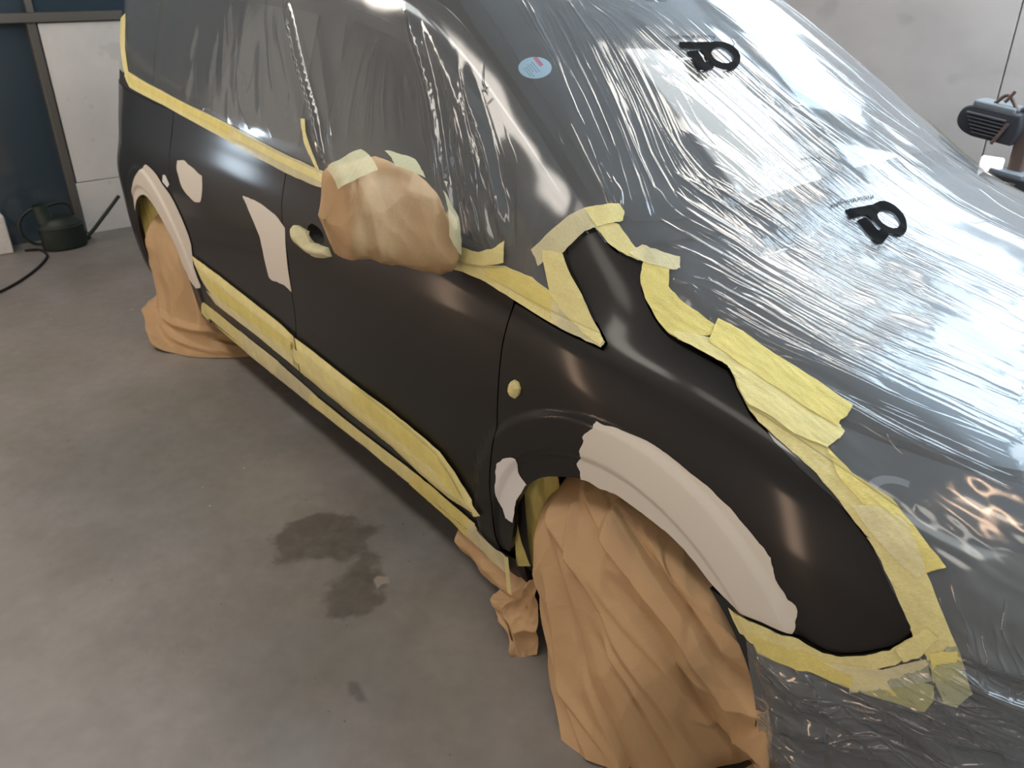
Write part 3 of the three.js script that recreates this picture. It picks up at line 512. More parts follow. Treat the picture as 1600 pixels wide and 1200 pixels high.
// front door, sliding door, rear quarter
const doorTop = (u0, u1, v = 8.78, n = 8) => Array.from({ length: n + 1 }, (_, k) => [lerp(u0, u1, k / n), v]);
const uF0 = seamF[0][0], uFe = seamF[seamF.length - 1], uB0 = seamB[0], uBe = seamB[seamB.length - 1];
const quarterTip = OUT.fender[OUT.fender.length - 12];
const doorOutline = [...seamF, [uFe[0], 1.45], [uBe[0], 1.45], ...seamB.slice().reverse(), ...doorTop(uB0[0], uF0 - 0.25), [uF0 - 0.05, 8.3]];
const cup = rounded(OUT.handleCup, 3);
const door = part(van, 'front_door', panel(closeTo(inset(doorOutline, GAP), cup), { gap: 0 }), M.primer, 'dark primed front door with a tape-wrapped handle');
{
  const d = edgeDistance(OUT.handleCup), e = edgeDistance(OUT.handle);
  part(door, 'handle_recess', patch(cup, { disp: (u, v) => -0.038 * Math.sqrt(clamp(d(u, v) / 0.03)), step: 0.005 }), M.dark, 'black finger recess behind the handle');
  part(door, 'door_handle', patch(rounded(OUT.handle, 3), { off: 0.004, disp: (u, v) => 0.03 * Math.sqrt(clamp(e(u, v) / 0.025)), thick: 0.01, step: 0.006 }), M.tapePale, 'door handle wrapped in yellow masking tape');
}
const uS = 4.36;
const slideOutline = [...seamB, [uBe[0], 1.45], [uS, 1.45], [uS - 0.02, 3], [uS - 0.06, 5], [uS - 0.06, 7], [uS - 0.02, 8.78], ...doorTop(uS, uB0[0])];
const slide = part(van, 'sliding_door', panel(slideOutline), M.primer, 'dark primed sliding door with a pale filler patch at its front edge');
filler(slide, OUT.fillTrap, 'pale filler wedge beside the front door seam', M.filler, 0.0012, 0.015, 0.008);
filler(slide, OUT.fillOval, 'pale oval filler patch', M.filler, 0.0012, 0.015, 0.008);
const quarterOutline = [[uS, 1.45], [uS - 0.02, 3], [uS - 0.06, 5], [uS - 0.06, 7], [uS - 0.02, 8.78], ...doorTop(uS, 0.02, 8.78, 12), [0.02, 1.0], [1.6, 1.0], ...arc(-WHEELBASE, ARCH_Y, ARCH_R, 205, -22, 30)];
const quarter = part(van, 'rear_quarter_panel', panel(quarterOutline, { step: 0.01 }), M.primer, 'dark rear quarter panel with pale filler round the wheel arch');
part(quarter, 'filler_patch', patch(rounded(OUT.fillArch, 2, 1.2), { off: 0.004, step: 0.008 }), M.filler, 'pale filler band around the rear wheel arch');
part(quarter, 'filler_patch', patch(OUT.fillDab, { off: 0.0015, step: 0.02 }), M.fillerThin, 'small bright filler dab');
// sill and under structure
part(van, 'sill', patch([[4.5, 0.05], [10.75, 0.05], [10.75, 1.6], [4.5, 1.6]], { off: -0.006, step: 0.03 }), M.trim);
part(van, 'body_shell', mergeGeometries([patch([[4.0, 1.2], [10.95, 1.2], [11.0, 8.4], [4.0, 8.4]], { off: -0.03, step: 0.06 }), patch([[12.3, 7.6], [15.6, 7.0], [17.9, 5.0], [18.4, 6], [16.5, 9.5], [12.9, 10.4]], { off: -0.03, step: 0.05 })]), M.dark);
part(van, 'underbody', mergeGeometries([box(2.1, 0.14, 1.62, -1.53, 0.23, 0), box(0.36, 0.14, 1.3, 0.6, 0.27, 0), box(0.4, 0.14, 1.4, -3.68, 0.25, 0), box(4.6, 0.06, 1.1, -1.5, 0.32, 0)]), M.dark);
for (const x of [0, -WHEELBASE]) {
  const g = new THREE.CylinderGeometry(0.4, 0.4, 0.34, 40, 1, true, -Math.PI * 0.62, Math.PI * 1.24); g.rotateX(Math.PI / 2); g.rotateZ(-Math.PI / 2 + Math.PI / 2); g.translate(x, ARCH_Y, 0.66);
  part(van, 'wheel_liner', g, M.dark);
}
function wheel(x, z) {
  const w = new THREE.Group(); w.name = 'wheel'; w.position.set(x, 0.325, z); van.add(w);
  const t = new THREE.LatheGeometry([[0.205, -0.1], [0.26, -0.105], [0.305, -0.095], [0.325, -0.07], [0.325, 0.07], [0.305, 0.095], [0.26, 0.105], [0.205, 0.1]].map(([a, b]) => new THREE.Vector2(a, b)), 48); t.rotateX(Math.PI / 2);
  part(w, 'tyre', t, M.rubber);
  const r = new THREE.LatheGeometry([[0.02, 0.06], [0.1, 0.05], [0.17, 0.075], [0.206, 0.09], [0.206, -0.09], [0.02, -0.06]].map(([a, b]) => new THREE.Vector2(a, b)), 32); r.rotateX(Math.PI / 2); if (z < 0) r.rotateY(Math.PI);
  part(w, 'rim', r, M.steel);
}
for (const x of [0, -WHEELBASE]) for (const z of [0.68, -0.68]) wheel(x, z);
// glasshouse
part(van, 'window_frame', patch([[0.1, 8.5], [uF0, 8.35], [11.6, 8.6], [12.2, 8.9], [11.9, 10.3], [11.3, 10.75], [8, 10.75], [0.1, 10.75]], { off: -0.004, step: 0.03 }), M.trim);
part(van, 'door_window', patch(rounded([[6.78, 9.1], [8.5, 9.1], [10.2, 9.15], [10.5, 9.5], [10.1, 10.35], [9.2, 10.48], [8, 10.52], [6.9, 10.48]], 3, 0.9), { off: 0.001, step: 0.025 }), M.glass);
part(van, 'quarter_window', patch([[10.75, 9.05], [12.1, 8.75], [11.7, 9.5], [11.1, 10.2], [10.65, 10.3]], { off: 0.001, step: 0.02 }), M.glass);
part(van, 'door_window', patch([[4.0, 9.1], [6.42, 9.1], [6.42, 10.45], [4.0, 10.45]], { off: 0.001, step: 0.04 }), M.glass);
part(van, 'rear_side_window', patch([[1.6, 9.15], [3.8, 9.1], [3.8, 10.45], [1.6, 10.42]], { off: 0.001, step: 0.04 }), M.glass);
const pillarOutline = rounded([[5.0, 10.45], [7.0, 10.55], [8.7, 10.58], [10.4, 10.48], [11.5, 10.3], [11.75, 10.7], [10.5, 10.95], [9.3, 11.12], [8.4, 11.2], [7.8, 11.22], [6.5, 11.25], [5, 11.25]], 3);
{ const d = edgeDistance(pillarOutline); const bulge = (u, v) => 0.016 * Math.sqrt(clamp(d(u, Math.min(v, 30 - v)) / 0.045)); part(van, 'a_pillar', patch(pillarOutline, { off: -0.012, disp: bulge, step: 0.015 }), M.gloss, 'glossy dark windscreen pillar'); part(van, 'a_pillar', patch(mirrorPoly(pillarOutline), { off: -0.012, disp: bulge, step: 0.03 }), M.gloss); }
part(van, 'roof', patch([[0.05, 10.7], [7.7, 10.95], [7.6, 15], [7.7, 19.05], [0.05, 19.3]], { off: 0, step: 0.06 }), M.gloss);
const screenEdge = [[7.75, 15], [7.8, 13], [8.0, 11.5], [8.6, 11.3], [9.55, 11.22], [10.5, 11.15], [11.5, 10.98], [12.0, 11.2], [12.7, 12.5], [13.0, 13.8], [13.1, 15]];
const screenOutline = [...screenEdge, ...mirrorPoly(screenEdge).reverse().slice(1, -1)];
part(van, 'windscreen_surround', patch(screenOutline, { off: -0.003, step: 0.03 }), M.dark);
const glassEdge = [[7.95, 15], [8.0, 13], [8.25, 11.75], [9.55, 11.5], [10.53, 11.38], [11.34, 11.24], [11.75, 11.4], [12.45, 12.6], [12.75, 13.8], [12.85, 15]];
const screen = part(van, 'windscreen', patch([...glassEdge, ...mirrorPoly(glassEdge).reverse().slice(1, -1)], { off: 0.001, step: 0.025 }), M.glass, 'dark glossy windscreen under clear film');
{ // round permit sticker on the windscreen
  const cv = document.createElement('canvas'); cv.width = cv.height = 256; const c = cv.getContext('2d');
  c.fillStyle = '#b9d6e4'; c.fillRect(0, 0, 256, 256); c.fillStyle = '#d46a86'; c.fillRect(40, 52, 110, 34); c.fillStyle = '#8aa3ae'; for (let k = 0; k < 5; k++) c.fillRect(60 + 8 * (k % 2), 112 + k * 22, 130 - 18 * (k % 3), 9);
  const t = new THREE.CanvasTexture(cv); t.colorSpace = THREE.SRGBColorSpace;
  const o = OUT.sticker, us = o.map((p) => p[0]), vs = o.map((p) => p[1]);
  part(screen, 'permit_sticker', patch(o, { off: 0.002, step: 0.01, uvBox: [Math.min(...us), Math.min(...vs), Math.max(...us), Math.max(...vs)] }), std(0xffffff, 0.5, { map: t }), 'round pale blue sticker with a pink band');
}
part(van, 'cowl', patch([[11.6, 10.9], [13.4, 9.8], [14.4, 11], [14.5, 15], [14.4, 19], [13.4, 20.2], [11.6, 19.1], [12.4, 17], [12.7, 15], [12.4, 13]], { off: -0.012, step: 0.04 }), M.trim);
const bonnetEdge = [[13.4, 15], [13.3, 13], [12.95, 11.2], [12.6, 10.9], [13.0, 9.95], [13.4, 9.72], [14.36, 9.55], [15.2, 9.85], [16.13, 10.2], [17.24, 11.0], [18.1, 11.7], [19.2, 12.6], [20.0, 13.6], [20.3, 15]];
{ // raised bonnet with a crowned leading edge
  const o = [...bonnetEdge, ...mirrorPoly(bonnetEdge).reverse().slice(1, -1)]; part(van, 'bonnet', patch(inset(rounded(o, 2, 0.7), 0.003), { off: 0.004, thick: 0.02, step: 0.025 }), M.bonnet, 'dark bonnet under wrinkled clear film');
}
const lampOutline = [[14.5, 9.45], [15.5, 7.85], [16.8, 7.15], [17.45, 6.2], [17.9, 5.75], [18.9, 5.7], [19.7, 6.6], [20.0, 8.2], [19.4, 10.4], [18.4, 11.5], [17.3, 10.85], [16.1, 10.05], [15.2, 9.7]];
for (const far of [0, 1]) {
  const o = far ? mirrorPoly(lampOutline) : lampOutline, L = part(van, 'headlight', patch(inset(rounded(o, 3, 0.9), 0.003), { off: 0.003, thick: 0.02, step: 0.02 }), M.lampLens, 'smooth headlight lens under clear film');
  if (!far) for (const [u, v, a, b] of [[17.2, 8.6, 0.5, 1.1]]) {
    const curve = (k) => Array.from({ length: 19 }, (_, q) => { const t = (105 + q * 6) * Math.PI / 180; return [u + a * k * Math.cos(t), v + b * k * Math.sin(t)]; });
    part(L, 'lamp_bezel', patch([...curve(1), ...curve(0.76).reverse()], { off: 0.005, step: 0.01 }), M.chrome, 'bright curved bezel inside the lens');
  }
}
const bumperOutline = [...arc(0, ARCH_Y, ARCH_R, 49, -16, 14), [16.2, 0.1], [21.8, 0.1], [21.8, 5.5], [20.0, 6.3], [19.0, 5.55], [17.9, 5.6], ...OUT.fender.slice(14, 20).reverse()];
part(van, 'bumper', panel(bumperOutline, { step: 0.03, off: -0.002 }), M.bonnet, 'dark bumper under crumpled clear film');
part(van, 'bumper', patch(mirrorPoly([[16.0, 0.1], [21.8, 0.1], [21.8, 5.5], [17.9, 5.6], [16.0, 4.3]]), { step: 0.05 }), M.bonnet);
part(van, 'far_side_panel', mergeGeometries([patch(mirrorPoly([[0.02, 1.0], [1.7, 1.0], ...arc(-WHEELBASE, ARCH_Y, ARCH_R, 205, -22, 20), [10.5, 1.0], ...arc(0, ARCH_Y, ARCH_R, 205, 48, 20), [17.9, 5.6], [16.8, 7.1], [14.4, 9.5], [12.9, 9.9], [11.6, 10.6], [0.02, 10.75]]), { step: 0.06 })]), M.gloss);
{ // tail and nose: the end sections closed
  const cap = (u, d) => { const pts = Array.from({ length: 61 }, (_, k) => F(u, k / 2)), c = V3(pts[30].x, 0.9, 0), P = [], N = [], T = [], I = []; if (d > 0) c.y = 0.5; [c, ...pts].forEach((p) => { P.push(p.x, p.y, p.z); N.push(d, 0, 0); T.push(p.z, p.y); }); for (let k = 1; k <= 61; k++) I.push(0, ...(d > 0 ? [k, (k % 61) + 1] : [(k % 61) + 1, k])); const g = new THREE.BufferGeometry(); g.setAttribute('position', new THREE.Float32BufferAttribute(P, 3)); g.setAttribute('normal', new THREE.Float32BufferAttribute(N, 3)); g.setAttribute('uv', new THREE.Float32BufferAttribute(T, 2)); g.setIndex(I); return g; };
  part(van, 'tailgate', cap(0, -1), M.gloss); part(van, 'grille', cap(NR - 1, 1), M.trim);
}
// the front mirror's housing, inside its paper bag
{ const g = new RoundedBoxGeometry(0.11, 0.16, 0.2, 4, 0.05); g.translate(-0.62, 1.18, 1.05); const a = box(0.05, 0.03, 0.12, -0.585, 1.1, 0.94, 0.01); part(van, 'door_mirror', mergeGeometries([g, a]), M.trim); }

// ------------------------------------------------------------------ clear masking film: one sheet over glass, bonnet, lamps and bumper
const FILM_BOX = [1.8, 0.0, 21.9, 22], TW = 2048, TH = 2048;
const ridge = new Float32Array(TW * TH), fold = new Float32Array(TW * TH);
function stamp(map, line, w, h, wander) { // raises a crease along a line in (u, v)
  const n = line.length - 1, ph = rr(0, 99);
  for (let i = 0; i < n; i++) {
    const [a, b] = [line[i], line[i + 1]], [su, sv] = scaleAt((a[0] + b[0]) / 2, (a[1] + b[1]) / 2), len = Math.hypot((b[0] - a[0]) * su, (b[1] - a[1]) * sv), steps = Math.max(2, Math.ceil(len / (w * 0.45)));
    const mu = (su * (FILM_BOX[2] - FILM_BOX[0])) / TW, mv = (sv * (FILM_BOX[3] - FILM_BOX[1])) / TH, ru = Math.ceil((2.2 * w) / mu), rv = Math.ceil((2.2 * w) / mv), tx = (b[0] - a[0]) * su / len, ty = (b[1] - a[1]) * sv / len;
    for (let k = 0; k < steps; k++) {
      const t = k / steps, s = (i + t) / n, end = Math.min(1, 6 * s, 6 * (1 - s)), off = wander * (vnoise(ph + s * 2.5, 3) - 0.5);
      const u = lerp(a[0], b[0], t) - ty * off / su, v = lerp(a[1], b[1], t) + tx * off / sv, pu = ((u - FILM_BOX[0]) / (FILM_BOX[2] - FILM_BOX[0])) * TW, pv = ((v - FILM_BOX[1]) / (FILM_BOX[3] - FILM_BOX[1])) * TH;
      for (let q = Math.max(0, Math.floor(pv - rv)); q <= Math.min(TH - 1, pv + rv); q++) for (let p = Math.max(0, Math.floor(pu - ru)); p <= Math.min(TW - 1, pu + ru); p++) {
        const d2 = ((p - pu) * mu) ** 2 + ((q - pv) * mv) ** 2, x = h * end * Math.exp(-d2 / (w * w)); if (Math.abs(x) > Math.abs(map[q * TW + p])) map[q * TW + p] = x;
      }
    }
  }
}
const along = (g, s) => { const x = clamp(s) * (g.length - 1), i = Math.min(g.length - 2, Math.floor(x)); return [0, 1].map((k) => lerp(g[i][k], g[i + 1][k], x - i)); };
function between(A, B, count, o = {}) { // creases that follow two neighbouring guide lines
  for (let k = 0; k < count; k++) {
    const t = rr(-0.05, 1.05), t2 = t + rr(-0.12, 0.12), len = rr(...(o.len || [0.15, 0.75])), a = rr(-0.05, 1 - len * 0.8), pts = [];
    for (let q = 0; q <= 8; q++) { const s = a + (len * q) / 8, p = along(A, s), r = along(B, s), m = lerp(t, t2, q / 8); pts.push([lerp(p[0], r[0], m), lerp(p[1], r[1], m)]); }
    const big = rnd() < (o.big ?? 0.16);
    stamp(ridge, pts, big ? rr(0.0025, 0.0045) : rr(0.0015, 0.0028), (big ? rr(0.0009, 0.002) : rr(0.0003, 0.0009)) * (o.h || 1), 0.012);
    if (big || rnd() < 0.35) stamp(fold, pts, rr(0.012, 0.034) * (o.wide || 1), rr(0.0015, 0.0055) * (o.h || 1) * (o.wide || 1), 0.02);
  }
}
const G = GUIDE, farLine = [[8.6, 17.6], [9.6, 17.7], [10.6, 17.9], [11.6, 18.2], [12.8, 18.6], [14, 18.9], [15.5, 19]];
between(G.w1, G.w2, 34); between(G.w2, G.w3, 46); between(G.w3, G.w4, 34, { h: 0.7 }); between(G.w4, G.w5, 36, { h: 0.6 }); between(G.w5, G.w6, 50, { big: 0.22, h: 0.6 }); between(G.w6, farLine, 50, { big: 0.22, h: 0.7 });
between(G.w5, G.b1, 42, { big: 0.35, wide: 1.6 }); between(G.b1, G.b2, 48, { big: 0.4, wide: 1.7 }); between(G.b2, G.b3, 54, { big: 0.35, wide: 1.6 }); between(G.b3, G.b4, 40, { big: 0.25, wide: 1.3 });
between(G.b4, G.b4.map(([u, v]) => [u + 0.15, v - 0.9]), 22, { h: 0.6 });
['s1', 's2', 's3', 's4', 's5', 's6'].forEach((k, i, l) => i && between(G[l[i - 1]], G[k], 11, { len: [0.25, 0.8], h: 0.7, big: 0.1 }));
between(G.s6, G.s7, 14, { h: 0.7, big: 0.1 }); between(G.s7, G.s8, 30, { big: 0.4, h: 0.8, len: [0.4, 0.9] }); between(G.s8, G.s9, 20, { big: 0.4, h: 0.8, len: [0.4, 0.9] }); between(G.s9, G.s10, 12, { big: 0.2, h: 0.5 });
stamp(fold, G.s4, 0.012, 0.022, 0.01); stamp(ridge, G.s4, 0.005, 0.004, 0.01); stamp(fold, G.s7, 0.014, 0.02, 0.02); stamp(fold, G.s9, 0.016, 0.022, 0.02);
for (let k = 0; k < 7; k++) { const a = rr(0.1, 0.9), L = [[lerp(G.s7[0][0], G.s9[0][0], a), lerp(G.s7[0][1], G.s9[0][1], a)], along(G.s8, 0.5).map((q, i) => q + (i ? 0 : rr(-0.3, 0.3))), [along(G.s8, 1)[0] + rr(-0.15, 0.25), 9.05]]; stamp(fold, L, rr(0.01, 0.02), rr(0.01, 0.02), 0.02); }
for (let k = 0; k < 240; k++) { // the crumpled skirt over the bumper
  const u = rr(15.9, 20.2), v = rr(0.4, 5.6), d = rr(0.3, 1.5), s = rr(-0.35, 0.55); const pts = [[u - d, v - s * d], [u - d * 0.3, v + rr(-0.15, 0.15)], [u + d * 0.3, v + rr(-0.15, 0.15)], [u + d, v + s * d]];
  stamp(ridge, pts, rr(0.002, 0.005), rr(-0.002, 0.005), 0.03); if (k % 2) stamp(fold, pts, rr(0.011, 0.025), rr(-0.004, 0.026), 0.04);
}
for (let k = 0; k < 46; k++) { const u = rr(17.6, 19.6), v = rr(3.8, 6.4), d = rr(0.5, 1.4); const pts = [[u - 0.2, v + d], [u, v + 0.3 * d], [u + 0.25 * d, v - 0.3 * d], [u + 0.6 * d, v - d]]; stamp(ridge, pts, rr(0.0015, 0.004), rr(0.001, 0.003), 0.03); if (k % 3 === 0) stamp(fold, pts, rr(0.006, 0.012), rr(0.004, 0.01), 0.03); }
for (let k = 0; k < 130; k++) { const u = rr(2, 21), v = rr(8.6, 21.5), a = rr(0, 6.28), d = rr(0.05, 0.3); const pts = [0, 1, 2, 3].map((q) => [u + (q - 1.5) * d * 0.5 * Math.cos(a + q * 0.2), v + (q - 1.5) * d * Math.sin(a + q * 0.2)]); stamp(ridge, pts, rr(0.0012, 0.0025), rr(0.0004, 0.0012), 0.01); }
const sample = (map, u, v) => { const x = clamp(((u - FILM_BOX[0]) / (FILM_BOX[2] - FILM_BOX[0])) * TW, 0, TW - 2), y = clamp(((v - FILM_BOX[1]) / (FILM_BOX[3] - FILM_BOX[1])) * TH, 0, TH - 2), i = Math.floor(x), j = Math.floor(y), k = j * TW + i; return lerp(lerp(map[k], map[k + 1], x - i), lerp(map[k + TW], map[k + TW + 1], x - i), y - j); };
const BUMP_MAX = 0.008;
const ridgeTex = dataTex(TW, TH, (a, b, i, j) => 0.3 + ridge[j * TW + i] / BUMP_MAX + 0.02 * fbm(i / 60, j / 40, 2, 90), { srgb: false, float: true });
const filmEdge = OUT.filmEdge;
const filmOutline = [...filmEdge, [16.6, 0.15], [21.7, 0.15], [21.7, 29.6], [16.5, 29.6], [15.9, 25.6], [14.2, 21.2], [11.6, 20.9], [2.2, 20.9], [2.2, 15]];
const filmDist = edgeDistance(filmEdge.map((p) => p).concat(filmEdge.slice().reverse()));
const filmRise = (u, v) => {
  const near = v < 15 && u > 2.2 ? smooth(filmDist(u, v) / 0.075) : 1;
  const loose = 0.006 * fbm(u * 1.5, v * 1.4, 2, 7);
  return near * (loose + sample(fold, u, v) + 0.2 * sample(ridge, u, v));
};
const filmMat = new THREE.MeshPhysicalMaterial({ color: 0xe0e7ec, roughness: 0.13, transmission: 0.89, thickness: 0, ior: 1.65, side: THREE.DoubleSide, bumpMap: ridgeTex, bumpScale: BUMP_MAX });
const film = thing('masking_film', 'wrinkled clear masking film draped over windscreen, windows, bonnet and bumper', 'film');
part(film, 'film_sheet', patch(filmOutline, { off: 0.0035 + 0.002, disp: filmRise, step: 0.011, uvBox: FILM_BOX }), filmMat);
// lettering printed on the film
function print(name, W, H, draw, quad, label) {
  const cv = document.createElement('canvas'); cv.width = W; cv.height = H; const c = cv.getContext('2d'); c.clearRect(0, 0, W, H); draw(c, W, H);
  const t = new THREE.CanvasTexture(cv); t.colorSpace = THREE.SRGBColorSpace;
  const N = 70, pos = [], uv = [], idx = [];
  for (let j = 0; j <= N; j++) for (let i = 0; i <= N; i++) {
    const a = i / N, b = j / N, u = lerp(lerp(quad[0][0], quad[1][0], a), lerp(quad[3][0], quad[2][0], a), b), v = lerp(lerp(quad[0][1], quad[1][1], a), lerp(quad[3][1], quad[2][1], a), b);
    const p = F(u, v).addScaledVector(normalAt(u, v), 0.0085 + filmRise(u, v)); pos.push(p.x, p.y, p.z); uv.push(a, 1 - b);
  }
  for (let j = 0; j < N; j++) for (let i = 0; i < N; i++) { const k = j * (N + 1) + i; idx.push(k, k + N + 1, k + 1, k + 1, k + N + 1, k + N + 2); }
  const g = new THREE.BufferGeometry(); g.setAttribute('position', new THREE.Float32BufferAttribute(pos, 3)); g.setAttribute('uv', new THREE.Float32BufferAttribute(uv, 2)); g.setIndex(idx); g.computeVertexNormals();
  part(film, name, g, new THREE.MeshPhysicalMaterial({ map: t, transparent: true, roughness: 0.9, specularIntensity: 0.15, side: THREE.DoubleSide }), label);
}
const logo = (c) => { // as it lies on the film, upside down: ring, bar, one, a line of text
  c.fillStyle = c.strokeStyle = '#0c0d0e'; c.lineWidth = 40; c.beginPath(); c.ellipse(300, 150, 84, 62, 0.45, 0, 7); c.stroke();
  for (const p of [[[66, 66], [262, 70], [240, 108], [196, 140], [178, 112], [78, 106]], [[106, 126], [164, 122], [204, 196], [238, 184], [254, 226], [206, 250], [166, 246]]]) { c.beginPath(); p.forEach(([x, y], i) => (i ? c.lineTo(x, y) : c.moveTo(x, y))); c.closePath(); c.fill(); }
  c.save(); c.translate(134, 30); c.rotate(Math.PI + 0.03); c.font = 'bold 23px sans-serif'; c.textAlign = 'center'; c.fillText('Premium Masking Film', 0, 6); c.restore();
  c.save(); c.translate(172, 264); c.rotate(Math.PI); c.font = '20px sans-serif'; c.textAlign = 'center'; c.fillText('®', 0, 6); c.restore();
};
const line = (c, W, H) => { c.save(); c.translate(W / 2, H / 2); c.rotate(Math.PI); c.fillStyle = '#17181a'; c.font = 'bold 34px sans-serif'; c.textAlign = 'center'; c.fillText('● Premium Film', 0, 12); c.restore(); };
print('printed_logo', 440, 280, logo, OUT.logoA, 'black upside-down logo over the windscreen');
print('printed_logo', 440, 280, logo, OUT.logoB, 'black upside-down logo over the bonnet');
print('printed_text', 300, 60, line, OUT.textA); print('printed_text', 300, 60, line, OUT.textB);

// ------------------------------------------------------------------ masking tape, run by run, strip by strip
const TAPES = [
  ['yellow masking tape along the rear window line of the sliding door', ['beltPost', 'beltA', 'beltA2', 'beltB', 'beltB2']],
  ['yellow masking tape forming a V round the front quarter window', ['doorBelt', 'doorBelt2', 'quarterLow', 'quarterArm']],
  ['yellow masking tape over the windscreen pillar foot and bonnet edge', ['hornDown', 'hornLeft', 'hornTop', 'notchDown', 'notchTop', 'bonnetMid', 'bonnetHi']],
  ['yellow masking tape between front wing and headlight', ['lampTop', 'lampLow', 'lampSide', 'lampSide2', 'cornerBits', 'cornerSquare']],
  ['yellow masking tape between front wing and bumper', ['lowA', 'lowB', 'lowC']],
  ['yellow masking tape along the sill below the doors', ['sillA', 'sillB', 'sillC', 'sillD', 'sillE']],
  ['yellow taped side moulding on the front door', ['mouldB', 'mouldB2', 'mouldB3']],
  ['yellow taped side moulding on the sliding door', ['mouldA', 'mouldA2', 'mouldA3']],
  ['short loose strip of yellow tape on the film behind the mirror', ['pillarBit']],
  ['short curling strip of yellow tape at the mirror foot', ['mirrorFoot']],
];
let order = 0;
for (const [label, strips] of TAPES) {
  const t = thing('masking_tape', label, 'tape', 'runs of masking tape');
  const raised = /moulding/.test(label) ? 0.008 : /film|mirror foot/.test(label) ? 0.016 : /sill/.test(label) ? 0.002 : 0.0085;
  strips.forEach((s, k) => {
    const o = OUT['T_' + s], ph = rr(0, 50), d = edgeDistance(o), lift = /moulding/.test(label) ? (k === 0 ? 0.01 : 0) : 0, step0 = /moulding/.test(label) && k > 0 ? 0.0105 : 0;
    const jag = []; o.forEach((p, i) => { const q = o[(i + 1) % o.length]; for (let m = 0; m < 4; m++) jag.push([lerp(p[0], q[0], m / 4), lerp(p[1], q[1], m / 4)]); });
    const torn = jag.map(([u, v], i) => { const [su, sv] = scaleAt(u, v); return [u + (i % 4 ? rr(-1, 1) * 0.0012 / su : 0), v + (i % 4 ? rr(-1, 1) * 0.0012 / sv : 0)]; });
    const mat = k === 0 ? M.tape : [M.tapePale, M.tape, M.tapeDeep][(k + order) % 3];
    part(t, 'tape_strip', patch(torn, { off: raised + step0 + k * 0.0012, disp: (u, v) => 0.002 * fbm(u * 5 + ph, v * 6, 3, 3) + 0.0012 * Math.max(0, fbm(u * 26 + ph, v * 20, 2, 8) - 0.55) * 4 + lift * smooth(d(u, v) / 0.03), thick: 0.0006, step: 0.012 }), mat);
  });
  order++;
}
{ // tape inside the wheel arch and on the sill's end
  const t = thing('masking_tape', 'yellow masking tape curling inside the rear edge of the front wheel arch', 'tape', 'runs of masking tape');
  const net = [[[-0.352, 0.545, 0.872], [-0.33, 0.60, 0.86], [-0.27, 0.635, 0.85]], [[-0.362, 0.46, 0.872], [-0.325, 0.49, 0.84], [-0.285, 0.52, 0.80]], [[-0.376, 0.36, 0.868], [-0.33, 0.38, 0.83], [-0.30, 0.4, 0.79]], [[-0.372, 0.24, 0.865], [-0.335, 0.25, 0.84], [-0.31, 0.25, 0.81]]];
  part(t, 'tape_strip', sheet(net, { n: 24, m: 50, folds: foldSet(14, 80, 40, { w: [0.05, 0.2], h: [-0.006, 0.008] }) }), M.tapeDeep);
  part(t, 'tape_strip', sheet([[[-0.392, 0.275, 0.892], [-0.372, 0.285, 0.894]], [[-0.385, 0.15, 0.885], [-0.366, 0.155, 0.887]]], { n: 10, m: 24, folds: foldSet(6, 0, 30, { h: [0, 0.003], w: [0.1, 0.3] }) }), M.tape);
  const r = thing('masking_tape', 'yellow tape tucked in the rear wheel arch', 'tape', 'runs of masking tape');
  part(r, 'tape_strip', sheet([[[-3.42, 0.62, 0.86], [-3.25, 0.68, 0.8]], [[-3.43, 0.45, 0.85], [-3.33, 0.45, 0.76]], [[-3.43, 0.28, 0.84], [-3.36, 0.25, 0.8]]], { n: 20, m: 30, folds: foldSet(8, 90, 30, { w: [0.1, 0.3], h: [-0.01, 0.012] }) }), M.tapeDeep);
  const f = thing('masking_tape', 'yellow tape on the far windscreen pillar foot', 'tape', 'runs of masking tape');
  part(f, 'tape_strip', patch([[11.0, 18.5], [11.3, 18.9], [12.9, 19.6], [13.1, 19.2], [12.2, 18.8]], { off: 0.02, step: 0.03 }), M.tapePale);
  part(f, 'tape_strip', patch([[13.0, 19.2], [13.2, 19.9], [14.2, 20.0], [14.1, 19.5]], { off: 0.022, step: 0.03 }), M.tapePale);
}

